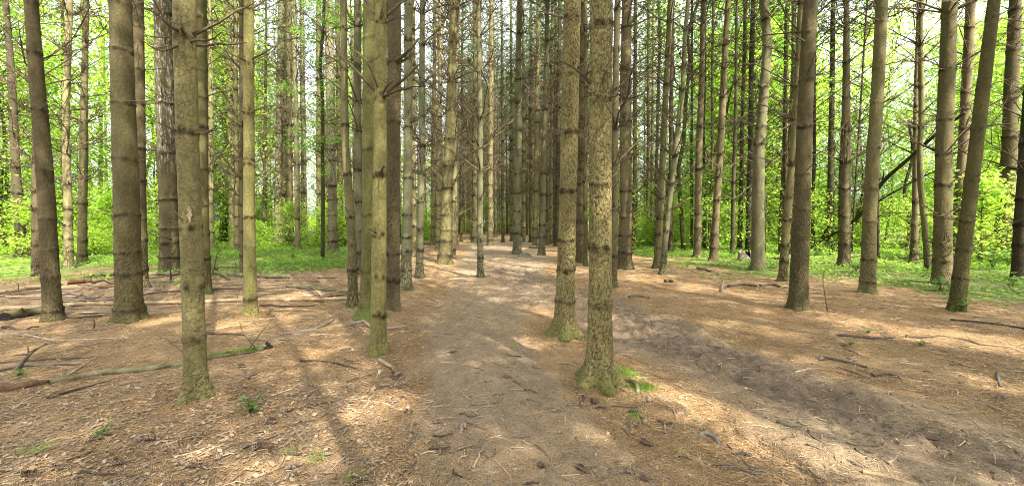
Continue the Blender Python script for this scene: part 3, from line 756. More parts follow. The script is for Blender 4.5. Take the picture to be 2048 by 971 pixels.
P(1516, 540, 28, 1535, 17, 'smooth', 'smooth pale kinked tree with bright moss round its foot', [37, 173, 255], mids=[(1519, 300), (1527, 220), (1538, 110), (1540, 75)], flare=.3, step=2.)
P(1529, 507, 5, 1532, 4, 'dark', 'thread-thin dark stem right of the smooth kinked tree', None)
P(1565, 562, 18, 1606, 12, 'olive', 'right-leaning pine crossing left of the rough furrowed one', [240, 330, 395, 440, 490], mids=[(1587, 300)])
P(1562, 507, 11, 1571, 7, 'olive', 'straight pine behind the crossing leaner', None)
P(1571, 500, 8, 1585, 7, 'brown', 'second straight stem behind the crossing leaner', None)
P(1583, 506, 10, 1590, 8, 'pink', 'pinkish stem between the crossing leaner and the rough furrowed pine', None)
P(1626, 500, 8, 1629, 6, 'dark', 'dark stem against the right side of the rough furrowed pine', None)
P(1660, 502, 15, 1667, 9, 'dark', 'dark straight pine left of the leaning dead tree', [50, 105, 170, 235, 300, 350, 390, 440])
P(1679, 503, 10, 1688, 8, 'brown', 'stem directly behind and left of the ringed pine by the leaning dead tree', None)
P(1688, 532, 25, 1703, 12, 'pink', 'ringed pine in front of the low end of the leaning dead tree', [59, 124, 195, 262, 325, 378, 432, 463], mids=[(1697, 300)])
P(1703, 505, 5, 1735, 4, 'dark', 'thin whip-like stem leaning right behind the ringed pine', None)
P(1756, 515, 6, 1760, 5, 'dark', 'thin dark stem at the right side of the light barked leaner', None)
P(1828, 526, 17, 1845, 7, 'pink', 'narrow pine left of the bowed one before the bright thicket', None, mids=[(1835, 300)], flare=.6)
P(1857, 541, 15, 1860, 11, 'olive', 'bowed pine with an S-bend before the bright thicket', [20, 85, 172, 225], mids=[(1853, 460), (1847, 370), (1847, 300), (1852, 240), (1855, 90)])
P(1908, 525, 22, 1940, 22, 'pink', 'reddish pine between the two near trunks at the right edge', [58, 113, 140, 187, 220, 259, 350, 400], mids=[(1925, 300)])
P(2003, 518, 42, 2030, 27, 'brown', 'stout straight pine among leafy plants at the right edge', [22, 102, 197, 275, 337, 400, 452], mids=[(2020, 300)], flare=.1)
P(2036, 559, 31, 2066, 24, 'dark', 'dark pine cut by the right edge of the picture', [240, 290, 345, 400, 450], mids=[(2044, 300)], flare=.15)

# ---- the far rows: one shape each for trunk, dead branches and crown, copied
def far_branches(seed):
    rs = np.random.default_rng(seed); b = MB(); z = 2.
    while z < 11.3:
        nb = rs.integers(3, 6); a0 = rs.uniform(0, 6.28)
        for k in range(nb):
            l = rs.uniform(.3, 1.7) if z > 2.8 else rs.uniform(.08, .4)
            Pq = branch_curve(rs, a0 + k * 6.28 / nb + rs.normal() * .3, l, rs.uniform(.2, .8), 5); Pq[:, 2] += z
            add_branch(b, Pq, .018, rs, int(3 + 6 * l), .5, 3)
        z += rs.uniform(.55, .95)
    return b.mesh('dead_branches', M_FARBRANCH)
FARB = [far_branches(900 + k) for k in range(5)]
def far_trunk(seed, bk):
    rs = np.random.default_rng(seed); ph = rs.uniform(0, 6.28)
    ctr = lambda z: np.stack([.06 * np.sin(np.asarray(z) * .25 + ph) - .06 * math.sin(ph), .05 * np.sin(np.asarray(z) * .31) ], -1)
    rad = lambda z: .125 * np.clip(1 - np.asarray(z, float) / 24, .08, 1)
    return trunk_mesh(ctr, rad, 20.5, whorl_heights(rs, .5, 12, .78), rs, 10, .12, 13, .4, 4, BK[bk, False], None, 0, .06, .13)
FART = [far_trunk(950 + k, b) for k, b in enumerate(['olive', 'pale', 'brown', 'grey', 'pale', 'pink', 'olive'])]
def far_pine(x, y, label, group, k):
    root = empty('pine_tree', (x, y, tz(x, y)), label, 'pine tree', group)
    s = rng.uniform(.6, 1.05)
    t = link('trunk', FART[k % 7], root); t.scale = (s, s, 1); t.rotation_euler = (rng.normal() * .012, rng.normal() * .012, rng.uniform(0, 6.28))
    o = link('dead_branches', FARB[k % 5], root); o.rotation_euler[2] = rng.uniform(0, 6.28); o['kind'] = 'stuff'
    c = add_crown(root, k % 4, far=2 * (y > 12))
    ALL_PINES.append((x, y))

# fill behind the measured trees; first the dense middle rows, then thinner towards the sides
def free(x, y, r):
    return all((x - a) ** 2 + (y - b) ** 2 > r * r for a, b in ALL_PINES)
n_far = 0; far_list = []; FAR_MAX = 180
for row in range(-17, 18):
    for col in range(0, 26):
        x = row * 1.9 + rng.normal() * .25 + (col % 2) * .4; y = 23 + col * 1.75 + rng.normal() * .35
        if y > 62: continue
        br = x / y
        if not (-.62 < br < .36): continue
        dens = .9 if -.12 < br < .2 else (.5 if -.35 < br < -.1 else .22)
        if y < 33: dens *= .45
        if abs(x - (-.3 + .0 * y)) < 1.0 and y < 40: continue
        if rng.random() > dens or not free(x, y, 1.0) or any((x - a) ** 2 + (y - b) ** 2 < .9 for b, a, _ in far_list): continue
        far_list.append((y, x, br))
far_list.sort()
for y, x, br in far_list[:FAR_MAX]:
    if 1:
        if br < -.17: lab, gr = 'slim far pine deep in the rows beyond the green carpet on the left', 'far pines left of the trail rows'
        elif br < .13: lab, gr = 'slim far pine in the dense rows where the trail ends', 'far pines in the dense rows at the trail end'
        else: lab, gr = 'slim far pine beyond the green strip right of the trail', 'far pines right of the trail rows'
        far_pine(x, y, lab, gr, n_far); n_far += 1
def arrays(me):
    n = len(me.vertices); co = np.empty(n * 3, np.float32); me.vertices.foreach_get('co', co)
    lt = np.empty(len(me.polygons), np.int32); me.polygons.foreach_get('loop_total', lt); ls = np.empty(len(me.polygons), np.int32); me.polygons.foreach_get('loop_start', ls)
    li = np.empty(len(me.loops), np.int32); me.loops.foreach_get('vertex_index', li); mi = np.empty(len(me.polygons), np.int32); me.polygons.foreach_get('material_index', mi)
    at = {k: np.empty(n, np.float32) for k in ('hgt', 'whorl') if k in me.attributes}
    for k in at: me.attributes[k].data.foreach_get('value', at[k])
    return co.reshape(-1, 3), lt, ls, li, mi, at
def add_mesh(b, me, M, slots):
    co, lt, ls, li, mi, at = arrays(me); V = co @ M[:3, :3].T + M[:3, 3]; first = True
    for n_ in np.unique(lt):
        for m_ in np.unique(mi):
            k = (lt == n_) & (mi == m_)
            if k.any():
                F = li[ls[k][:, None] + np.arange(n_)]
                if first: b.add(V, F, slots[m_], **at); first = False; base = b.n - len(V)
                else: b.F.append(F + base); b.M.append(np.full(len(F), slots[m_]))
def far_rows():
    b = MB(); mats = [BK[k, False] for k in ('olive', 'pale', 'brown', 'grey')] + [M_FARBRANCH, M_NEEDLE]
    for q, (y, x, br) in enumerate(far_list[FAR_MAX:]):
        a = rng.uniform(0, 6.28); M = np.eye(4); c, s_ = math.cos(a), math.sin(a); M[:2, :2] = [[c, -s_], [s_, c]]; M[:3, 3] = (x, y, tz(x, y))
        add_mesh(b, FART[q % 7], M, [q % 4]); add_mesh(b, FARB[q % 5], M, [4]); (add_mesh(b, CROWN_FAR[q % 4], M, [5, 4]) if q % 2 else None); ALL_PINES.append((x, y))
    if b.n: tag(link('far_pine_rows', b.mesh('far_pine_rows', mats)), 'mass of farthest pine stems closing the rows', 'pine wood', kind='stuff')
far_rows()
# the plantation goes on behind and beside the viewpoint; its crowns shade the foreground
n_back = 0
for i in range(-1, 9):
    for j in range(-6, 2):
        x, y = i * 2.9 + rng.normal() * .35, j * 2.9 + rng.normal() * .35
        if math.hypot(x, y) < 2.2 or y > 1.2 and abs(x) < 2.6 or y > 2.0: continue
        if abs(x) < .9 * y + 1.5 and y > 0 or not free(x, y, 1.5): continue
        far_pine(x, y, 'pine of the stand behind the viewpoint, out of the picture', 'pines behind the viewpoint', n_back); n_back += 1
print('pines', len(ALL_PINES), 'far', n_far, 'back', n_back)

# parts only the near trees have
def scar(root, trunk, P0, k, px, py, w, h, dep_off, mat=None, name='bark_scar'):
    """a pale patch of bare wood wrapped on the trunk's front"""
    rs = np.random.default_rng(int(px)); q = at_depth(px, py, P0[1])
    me = trunk.data; co = np.empty(len(me.vertices) * 3); me.vertices.foreach_get('co', co); co = co.reshape(-1, 3)
    z0 = q[2] - P0[2]; hh = .5 * h * k; ww = .5 * w * k
    sel = co[np.abs(co[:, 2] - z0) < .06]; c = sel[:, :2].mean(0); rr = np.hypot(*(sel[:, :2] - c).T).max() + .0025
    a0 = -math.pi / 2 + math.asin(max(-.95, min(.95, (q[0] - P0[0] - c[0]) / rr)))
    nz, na = 14, 7; V = []
    for i in range(nz + 1):
        t = i / nz * 2 - 1
        wd = ww * (1 - abs(t) ** 2.2) * (.75 + .35 * math.sin(i * 1.3 + px)) + .001
        for j in range(na + 1):
            a = a0 + (j / na * 2 - 1) * wd / rr + .02 * math.sin(i * .9)
            V.append((c[0] + rr * math.cos(a), c[1] + rr * math.sin(a), z0 + t * hh))
    F = [[i * (na + 1) + j, i * (na + 1) + j + 1, (i + 1) * (na + 1) + j + 1, (i + 1) * (na + 1) + j] for i in range(nz) for j in range(na)]
    b = MB(); b.add(V, np.array(F)); return link(name, b.mesh(name, mat or M_SCAR), trunk)
scar(T2, T2t, T2P, T2k, 396, 428, 11, 42, 0)
scar(T2, T2t, T2P, T2k, 374, 50, 12, 12, 0)
scar(T2, T2t, T2P, T2k, 376, 30, 15, 14, 0, M_BRANCH, 'bark_hollow')  # flat dark brown patch on the bark
# ------------------------------------------------------------------ fallen logs and sticks
def ground_path(pts, lift):
    out = []
    for p in pts:
        q = hit(p[0], p[1]); q[2] += lift + (p[2] if len(p) > 2 else 0); out.append(q)
    return np.array(out)

def log_mesh(P, r, rs, seg, name, mat, cut=M_CUT, lump=.09, n=None, taper=.85):
    L = np.linalg.norm(np.diff(P, axis=0), axis=1).sum()
    n = n or int(max(6, L / (r * 1.2)))
    Q = catmull(P, n); Q[1:-1] += rs.normal(size=(n - 2, 3)) * r * .06
    rr = r * np.linspace(1, taper, n) * (1 + lump * rs.normal(size=n))
    V, F = tube(Q, rr, seg, False, lump, rs)
    b = MB(); b.add(V, F, 0)
    for e, s in ((0, 1), (n - 1, -1)):                      # sawn or broken ends: a rim and a dished middle
        ring = V.reshape(n, seg, 3)[e]; c = ring.mean(0); ax = (Q[1] - Q[0]) if e == 0 else (Q[-2] - Q[-1]); ax /= np.linalg.norm(ax)
        W = np.vstack([ring, c + (ring - c) * .6 + ax * r * .06 * rs.normal(size=(seg, 1)), [c + ax * r * .15]])
        q = np.array([[k, (k + 1) % seg, seg + (k + 1) % seg, seg + k][::s] for k in range(seg)])
        t3 = np.array([[seg + k, seg + (k + 1) % seg, 2 * seg][::s] for k in range(seg)])
        b.add(W, [q, t3], 1)
    return b.mesh(name, [mat, cut]), Q

def log(pts, wpx, label, mat, cut=M_CUT, stubs=0, name='fallen_log', cat='log', group=None, taper=.85, lump=.09, sink=.25):
    rs = np.random.default_rng(int(abs(pts[0][0]) * 3 + pts[0][1]))
    mid = hit(*pts[len(pts) // 2][:2]); r = .5 * wpx * mid[1] / FPX * .9
    P = ground_path(pts, r * (1 - sink)); base = P[0].copy()
    me, Q = log_mesh(P - base, r, rs, 12, name, mat, cut, lump, taper=taper)
    root = link(name, me, None, base); tag(root, label, cat, group)
    for _ in range(stubs):
        p = Q[rs.integers(1, len(Q) - 1)]; a = rs.uniform(0, 6.28); l = rs.uniform(.06, .3)
        b = MB(); add_branch(b, branch_curve(rs, a, l, rs.uniform(.3, 1.5), 5), r * .22, rs, 1 if l > .15 else 0, .12, 5)
        link('branch_stub', b.mesh('branch_stub', M_BRANCH), root, p)
    return root, Q, r

logs = []
logs.append(log([(-60, 792), (0, 783), (45, 776), (95, 768)], 17, 'short brown rotten log crossing the left edge, splintered end inward', M_LOGROT, M_ROT, 0, lump=.16))
logs.append(log([(98, 770), (185, 752), (245, 746), (300, 741), (365, 731), (417, 718), (488, 707), (534, 698)], 13, 'long grey-green mossy log passing behind the nearest left pine', M_LOGGREY, M_ROT, 3, taper=.95))
mossy = logs[-1]
def rot_end(root, base, c, r, seed):
    rs = np.random.default_rng(seed); b = MB()
    for k in range(26):
        d = rs.normal(size=3) * [1, .8, .7]; d /= np.linalg.norm(d); p = c + d * r * rs.uniform(.5, 1.2)
        V, F = tube(np.array([p, p + d * r * .6, p + d * r * 1.1]), [r * .5, r * .42, r * .1], 5); b.add(V, F)
    link('rotten_end', b.mesh('rotten_end', M_ROT), root)
rot_end(mossy[0], None, mossy[1][-1], mossy[2] * 1.15, 3)
def moss_on(root, Q, r, i0, i1, n, seed):
    rs = np.random.default_rng(seed); B, D = [], []
    for _ in range(n):
        t = rs.uniform(i0, i1) * (len(Q) - 1); k = min(int(t), len(Q) - 2); p = Q[k] + (Q[k + 1] - Q[k]) * (t - k)
        d = rs.normal(size=3) * [.6, .6, .4] + [0, -.35, .9]; d /= np.linalg.norm(d); B.append(p + d * r * .9); D.append(d + rs.normal(size=3) * .5)
    V, F = blades(np.array(B), np.array(D) / np.linalg.norm(D, axis=1, keepdims=True), rs.uniform(.01, .03, n), np.full(n, .008), rs)
    b = MB(); b.add(V, F); o = link('moss', b.mesh('moss', M_MOSS, False), root); o['kind'] = 'stuff'
moss_on(mossy[0], mossy[1], mossy[2], .72, .97, 1300, 4)
log([(-80, 624), (0, 621), (80, 618), (150, 612), (230, 610), (300, 609), (410, 606), (490, 603), (600, 602), (697, 600)], 9.5, 'long pale bare pole lying across the whole left side behind the near trunks', M_POLE, M_CUT, 7, 'fallen_pole', taper=.8, sink=.05)
log([(8, 641), (45, 634), (88, 626)], 21, 'short thick dark log with its sawn end facing out, under the pale pole', M_LOGDK, M_ROT, 1, taper=.95)
log([(165, 556), (230, 551), (292, 552), (365, 550), (417, 549), (487, 554), (535, 556), (582, 557)], 10, 'long dark log with upright dead limbs behind the pale pole', M_LOGDK, M_CUT, 9, sink=.05)
log([(-60, 596), (0, 588), (60, 580), (130, 569), (200, 562), (228, 558)], 8, 'pale brown log slanting up from the left edge behind the leaning pine', M_POLE, M_CUT, 4, sink=.1)
log([(-40, 600), (0, 594), (35, 588), (70, 583)], 4, 'thin pale stick log below the slanting one at the left edge', M_STICK, M_CUT, 0)
log([(574, 574), (640, 580), (700, 586), (728, 589)], 9, 'grey-brown log ending behind the slender bent pine', M_LOGGREY, M_CUT, 3)
log([(128, 570), (155, 567), (182, 564)], 13, 'short fat brown log in the log pile between the leaning and the stout pine', M_LOGROT, M_CUT, 1)
log([(178, 580), (205, 577), (235, 572)], 8, 'reddish short log touching the stout furrowed pine', M_LOGROT, M_CUT, 2)
log([(418, 541), (450, 536), (480, 536)], 9, 'greenish log end lying behind the dark log with upright limbs', M_LOGGREY, M_CUT, 2)
log([(285, 590), (310, 586), (365, 581), (420, 570)], 4, 'thin crooked log between the dark log and the pale pole', M_STICKGY, M_CUT, 2)
log([(1622, 527), (1675, 525), (1750, 524), (1790, 525)], 4, 'thin pale log lying far right behind the light barked leaner', M_POLE, M_CUT, 1)
log([(1530, 516), (1570, 519), (1650, 515), (1720, 512)], 5, 'dark thin log on the far right behind the smooth kinked tree', M_LOGDK, M_CUT, 2)
log([(1060, 496), (1075, 497), (1086, 497)], 7, 'short cut log end lying at the far trail', M_LOGDK, M_CUT, 0, taper=1)
log([(1478, 502), (1450, 500), (1420, 505)], 4, 'dark log half buried in the green strip by the rotten stump', M_LOGDK, M_CUT, 1)
log([(1900, 640), (1960, 645), (2030, 655), (2100, 668)], 5, 'long thin dark log at the right edge beyond the needle litter', M_STICKDK, M_CUT, 2)
log([(1795, 522), (1820, 514), (1850, 508)], 5, 'pale broken limb at the foot of the narrow pine by the thicket', M_BONE, M_CUT, 1)

STK = [([(25, 820), (90, 778), (154, 739), (191, 715)], 4, 'long thin bare rod slanting over the rotten log on the left', 0),
  ([(93, 796), (160, 778), (232, 759)], 5, 'brown stick lying along the mossy log', 1), ([(49, 670), (108, 681), (170, 680), (256, 676)], 5, 'bent brown branch lying between pole and mossy log on the left', 0),
  ([(-10, 726), (93, 719), (185, 715)], 5, 'straight dark stick at the left edge above the mossy log', 1), ([(-10, 744), (46, 733), (158, 728)], 7, 'thick grey branch at the left edge under a forked limb', 2),
  ([(133, 659), (180, 659), (235, 656)], 4, 'greenish stick in front of the stout furrowed pine', 2), ([(0, 668), (40, 671), (75, 670)], 4, 'short mossy stick close to the left edge', 2),
  ([(600, 722), (660, 725), (715, 738)], 5, 'dark bowed stick right of the black rotten log end', 1), ([(721, 801), (765, 806), (803, 822)], 4, 'smooth brown stick in the brightest sun patch', 0),
  ([(588, 858), (597, 871), (607, 886)], 8, 'stubby yellow-green stick near the bottom left of the trail', 3), ([(565, 908), (610, 909), (682, 902)], 5, 'dark twig lying among cones at the bottom', 1),
  ([(721, 933), (733, 918), (745, 903)], 5, 'pale grey chip stick at the bottom left of the trail', 2), ([(991, 920), (1008, 938), (1023, 956)], 4, 'bowed pale twig at the bottom of the trail', 0),
  ([(759, 722), (775, 731), (786, 738)], 9, 'orange bark chip below the lichened pine', 3), ([(1347, 820), (1360, 844), (1397, 858)], 3, 'curved thin twig right of the moss patch', 0),
  ([(1391, 917), (1424, 932), (1441, 955)], 5, 'crooked twig below the arched root', 0), ([(1303, 879), (1322, 905), (1341, 927)], 4, 'straight tan twig left of the arched root', 0),
  ([(1453, 888), (1480, 915), (1509, 947)], 4, 'long dark twig right of the arched root', 1), ([(1250, 858), (1258, 868), (1266, 877)], 6, 'short brown stick below the two crossed cones', 0),
  ([(1224, 810), (1255, 813), (1284, 813)], 5, 'peeled pale twig below the big moss-footed pine', 3), ([(1297, 700), (1305, 710), (1313, 720)], 6, 'pale short stick in the mud right of the big pine', 0),
  ([(1286, 663), (1300, 670), (1313, 679)], 4, 'thin stick on the mud edge farther from the big pine', 0), ([(1159, 923), (1175, 936), (1190, 955)], 4, 'tan twig touching a cone at the bottom center', 0),
  ([(1674, 671), (1730, 677), (1790, 677)], 7, 'dark knobbly branch on the right needle litter', 1), ([(1812, 674), (1850, 675), (1880, 672)], 5, 'dark thin branch continuing right of the knobbly one', 1),
  ([(1882, 672), (1930, 680), (1970, 690), (2060, 697)], 5, 'long branch running to the right edge of the litter', 0), ([(1648, 716), (1690, 724), (1735, 736)], 6, 'grey slightly bent stick on the right litter', 2),
  ([(1745, 752), (1772, 749), (1804, 758)], 8, 'dark arched bark strip on the right of the mud', 1), ([(1677, 735), (1708, 744), (1742, 757)], 5, 'straight tan stick left of the arched bark strip', 0),
  ([(1822, 836), (1845, 840), (1867, 845)], 9, 'short smooth pale stick on the right trail bank', 3), ([(1725, 946), (1770, 955), (1832, 972)], 11, 'thick peeled pale stick at the bottom right', 3),
  ([(1865, 893), (1890, 908), (1914, 922)], 5, 'brown stick right of the bottom right mud', 0), ([(1927, 923), (1955, 950), (1985, 972)], 5, 'grey-brown stick near the bottom right corner', 2),
  ([(1948, 844), (1968, 866), (1986, 886)], 4, 'thin slanting stick beside a pale pebble on the right', 0), ([(1774, 927), (1790, 919), (1798, 906)], 6, 'crooked pale stick left of the bottom right', 3),
  ([(1994, 747), (1997, 760), (2001, 774)], 7, 'grey upright-lying stick near the right edge', 2), ([(1948, 796), (1970, 806), (1996, 820)], 4, 'thin brown stick below the grey one near the right edge', 0),
  ([(1618, 576), (1655, 568), (1698, 547)], 4, 'long pale curved branch behind the leafless sapling', 3), ([(1455, 574), (1490, 571), (1515, 573)], 6, 'dark bark strip right of the small snag', 1),
  ([(1520, 573), (1545, 570), (1560, 575)], 6, 'broken dark bark piece left of the crossing leaner foot', 1), ([(1395, 537), (1415, 541), (1425, 545)], 7, 'brown broken branch with a pale end beyond the small snag', 0),
  ([(1258, 596), (1275, 594), (1298, 597)], 7, 'mossy dark root-like stick right of the trail fork', 1), ([(1215, 570), (1240, 565), (1268, 558)], 4, 'thin curved twig right of the mossy hugging pine', 0),
  ([(1330, 564), (1338, 563), (1345, 565)], 8, 'dark stubby chip right of the trail fork', 1), ([(560, 670), (600, 665), (640, 655), (668, 640)], 7, 'pale forked branch behind the black rotten log end', 2),
  ([(620, 672), (655, 670), (690, 674)], 5, 'brown twig beside the pale forked branch', 0), ([(700, 655), (745, 668), (820, 692)], 4, 'twig crossing in front of the lichened pine foot', 0),
  ([(1880, 870), (1905, 868), (1935, 860)], 5, 'pale twig pointing up-right by the bottom right', 3), ([(1590, 745), (1625, 738), (1650, 740)], 5, 'pale tan twig at the far bank of the mud', 0),
  ([(1395, 858), (1375, 851), (1360, 848)], 4, 'short dark twig above the arched root', 1), ([(1160, 752), (1185, 735), (1212, 762)], 4, 'dark twig propped on the foot of the big moss-footed pine', 1)]
SM = [M_STICK, M_STICKDK, M_STICKGY, M_POLE]
for pts, w, lab, m in STK:
    log(pts, w, lab, SM[m], M_CUT if m != 1 else M_STICKDK, 1 if len(pts) > 3 else 0, 'fallen_stick', 'stick', 'sticks on the forest floor', taper=.6, lump=.08, sink=.2)
# forked limb sticking up from the grey branch on the left, and the dead limbs standing on the dark log
def prop(pts, w, label, name='dead_limb', cat='limb', mat=M_BRANCH, twigs=3):
    """pts: first on the ground, the others (px, py) at the same depth"""
    P0 = hit(*pts[0]); k = P0[1] / FPX; rs = np.random.default_rng(int(pts[0][0]))
    P = np.array([P0] + [at_depth(a, b_, P0[1] - .04 * i) for i, (a, b_) in enumerate(pts[1:], 1)]) - P0
    b = MB(); add_branch(b, catmull(P, 10), .5 * w * k, rs, twigs, .12, 7)
    o = link(name, b.mesh(name, mat), None, P0); return tag(o, label, cat)
prop([(36, 736), (55, 712), (72, 698), (92, 686)], 9, 'forked grey limb rising from a branch at the left edge', mat=M_STICKGY, twigs=4)
prop([(424, 552), (428, 535), (432, 515), (438, 494)], 4, 'upright dark dead limb on the dark log right of the nearest left pine', twigs=2)
prop([(186, 658), (189, 648), (187, 636)], 4, 'small upright twig in front of the stout furrowed pine', twigs=0)
prop([(342, 563), (341, 545), (340, 520)], 4, 'upright twig on the dark log left of the nearest left pine', twigs=1)
prop([(460, 560), (440, 548), (428, 545)], 5, 'dark hooked limb lying against the dark log', twigs=2)
prop([(1442, 583), (1443, 572), (1447, 559)], 9, 'short broken snag standing alone on the litter right of the trail', 'snag', 'snag', M_STICKGY, 0)
prop([(1655, 622), (1650, 590), (1646, 560), (1652, 530)], 2.5, 'leafless thin sapling in front of the light barked leaner', 'bare_sapling', 'sapling', M_BRANCH, 9)

# the dead tree leaning across the right side
M_DARKWOOD = wood('dark_wet_wood', (.05, .038, .026), (.032, .025, .018))  # plain dark brown wood for the leaning dead tree
def lean_tree():
    a = hit(1622, 494); pts = [(a[0], a[1], a[2])]
    for px, py, y in [(1682, 458, 18.6), (1722, 428, 16.6), (1763, 367, 14.6), (1812, 322, 13.3), (1846, 292, 12.7), (1880, 262, 12.1), (1930, 225, 11.4)]:
        pts.append(at_depth(px, py, y))
    P = catmull(np.array(pts), 30) - a
    root = empty('leaning_dead_tree', a, 'dark dead tree leaning across behind the trunks on the right, forked', 'dead tree')
    rs = np.random.default_rng(5); b = MB(); V, F = tube(P, np.linspace(.085, .035, 30), 10, True, .04, rs); b.add(V, F)
    link('trunk', b.mesh('trunk', M_DARKWOOD), root)
    q = [at_depth(1735, 414, 16.0), at_depth(1757, 402, 15.2), at_depth(1815, 369, 13.6), at_depth(1874, 340, 12.4), at_depth(1910, 325, 11.8)]
    b = MB(); add_branch(b, catmull(np.array(q), 16) - a, .035, rs, 6, .5, 7); link('limb', b.mesh('limb', M_DARKWOOD), root)
    q = [at_depth(1763, 367, 14.6), at_depth(1767, 350, 14.4), at_depth(1768, 338, 14.3)]
    b = MB(); add_branch(b, catmull(np.array(q), 6) - a, .03, rs, 0, .3, 6); link('limb', b.mesh('limb', M_DARKWOOD), root)
    q = [at_depth(1640, 483, 20.5), at_depth(1650, 463, 20), at_depth(1662, 445, 19.5)]
    b = MB(); add_branch(b, catmull(np.array(q), 6) - a, .05, rs, 3, .5, 6); link('limb', b.mesh('limb', M_DARKWOOD), root)
lean_tree()

# hollow rotten stump by the smooth tree, low stump at the far trail, arched root, root knob
def hollow_stump(px, py, w, h, label, tilt=.5):
    P0 = hit(px, py); k = P0[1] / FPX * .85; r = .5 * w * k; H = h * k
    rs = np.random.default_rng(9); root = empty('hollow_stump', P0, label, 'stump')
    seg, nz = 26, 9; a = np.arange(seg) * 2 * math.pi / seg
    shell = MB()
    def ring(f, rr, t):
        jag = 1 + (.12 * np.sin(3 * a + 1) + .08 * np.sin(7 * a)) * f
        open_ = np.clip(np.cos(a + 1.0), 0, 1) ** 1.5                                    # low, broken side facing right-front
        z = H * f * jag * (1 - .72 * open_)
        rad = rr * (1.18 - .3 * f + .06 * np.sin(4 * a + f * 2)) * t
        return np.stack([rad * np.cos(a) * 1.25, rad * np.sin(a), z], -1)
    R_ = [ring(f, r, 1.) for f in np.linspace(0, 1, nz)] + [ring(f, r, .68) for f in np.linspace(1, .05, nz)]
    V = np.concatenate(R_); n = len(R_)
    i, j = np.meshgrid(np.arange(n - 1), np.arange(seg), indexing='ij')
    q = np.stack([i * seg + j, i * seg + (j + 1) % seg, (i + 1) * seg + (j + 1) % seg, (i + 1) * seg + j], -1)
    shell.add(V + rs.normal(size=V.shape) * r * .02, [q[:nz].reshape(-1, 4)], 0); 
    shell.F.append(q[nz:].reshape(-1, 4)); shell.M.append(np.ones(q[nz:].reshape(-1, 4).shape[0], int))
    shell.F.append(np.array([[(n - 1) * seg + k2 for k2 in range(seg)]])); shell.M.append(np.ones(1, int))
    link('stump_shell', shell.mesh('stump_shell', [M_BONE, M_ROT]), root)
    b = MB()
    for kx in range(5):
        a1 = -1.2 + rs.normal() * .6; p = np.array([math.cos(a1) * r * .8, math.sin(a1) * r * .8, 0])
        V, F = tube(np.array([p, p + [rs.normal() * .03, -.03, H * .3], p + [rs.normal() * .06, -.02, H * rs.uniform(.4, .7)]]), [r * .12, r * .1, r * .02], 5); b.add(V, F)
    link('splinter', b.mesh('splinter', M_ROT), root)
hollow_stump(1491, 521, 26, 23, 'grey hollow stump with a black rotten opening left of the smooth kinked tree')
def low_stump():
    P0 = hit(1050, 512); root = empty('tree_stump', P0, 'low grey stump with spreading roots beside the far moss-footed pine', 'stump')
    rs = np.random.default_rng(2); me = trunk_mesh(lambda z: np.zeros((len(np.atleast_1d(z)), 2)), lambda z: .13 - .1 * np.asarray(z), .14, [], rs, 16, .03, .13, 1., 5, M_BONE)
    link('stump_body', me, root)
low_stump()
M_ROOT = wood('bare_root_wood', (.36, .32, .24), (.22, .19, .14))
def arched_root(pts, w, label, mat):
    P = np.array([hit(a, b) + [0, 0, z] for a, b, z in pts]); base = P[0].copy(); rs = np.random.default_rng(8)
    k = P[1][1] / FPX; b = MB(); Q = catmull(P - base, 18); V, F = tube(Q, .5 * w * k * np.linspace(1, .8, 18) * (1 + .06 * rs.normal(size=18)), 9, True, .04, rs); b.add(V, F)
    return tag(link('tree_root', b.mesh('tree_root', mat), None, base), label, 'root')
arched_root([(1392, 876, -.02), (1404, 870, .012), (1420, 873, .022), (1434, 883, .015), (1440, 897, -.03)], 10, 'bare grey root arching out of the litter in the right foreground', M_ROOT)
arched_root([(1252, 762, .0), (1264, 768, .03), (1274, 778, .03), (1276, 792, -.03)], 9, 'mossy root curling from the big moss-footed pine through the moss patch', M_LOGGREY)
arched_root([(1378, 838, -.01), (1395, 844, .012), (1415, 853, -.02)], 8, 'half buried root above the arched one', M_LOGGREY)
def root_knob(px, py, w, label):
    P0 = hit(px, py); k = P0[1] / FPX; rs = np.random.default_rng(int(px)); a = np.linspace(0, 2 * math.pi, 14, endpoint=False); V = []
    for f in np.linspace(0, 1, 7):
        rr = .5 * w * k * math.cos(f * 1.5) * (1 + .12 * np.sin(3 * a + 2) + .08 * np.sin(5 * a + f * 4))
        V.append(np.stack([rr * np.cos(a), rr * .8 * np.sin(a), np.full(14, .45 * w * k * math.sin(f * 1.57) - .01)], -1))
    V = np.concatenate(V) + rs.normal(size=(98, 3)) * w * k * .02; i, j = np.meshgrid(np.arange(6), np.arange(14), indexing='ij')
    q = np.stack([i * 14 + j, i * 14 + (j + 1) % 14, (i + 1) * 14 + (j + 1) % 14, (i + 1) * 14 + j], -1).reshape(-1, 4)
    b = MB(); b.add(V, [q, np.array([[84 + k2 for k2 in range(14)]])]); tag(link('root_knob', b.mesh('root_knob', M_LOGMOSS), None, P0), label, 'root')
root_knob(1358, 903, 20, 'small mossy knob of root left below the arched root')
root_knob(1027, 693, 14, 'small dark green knob in the trail behind the trail-fork pines')

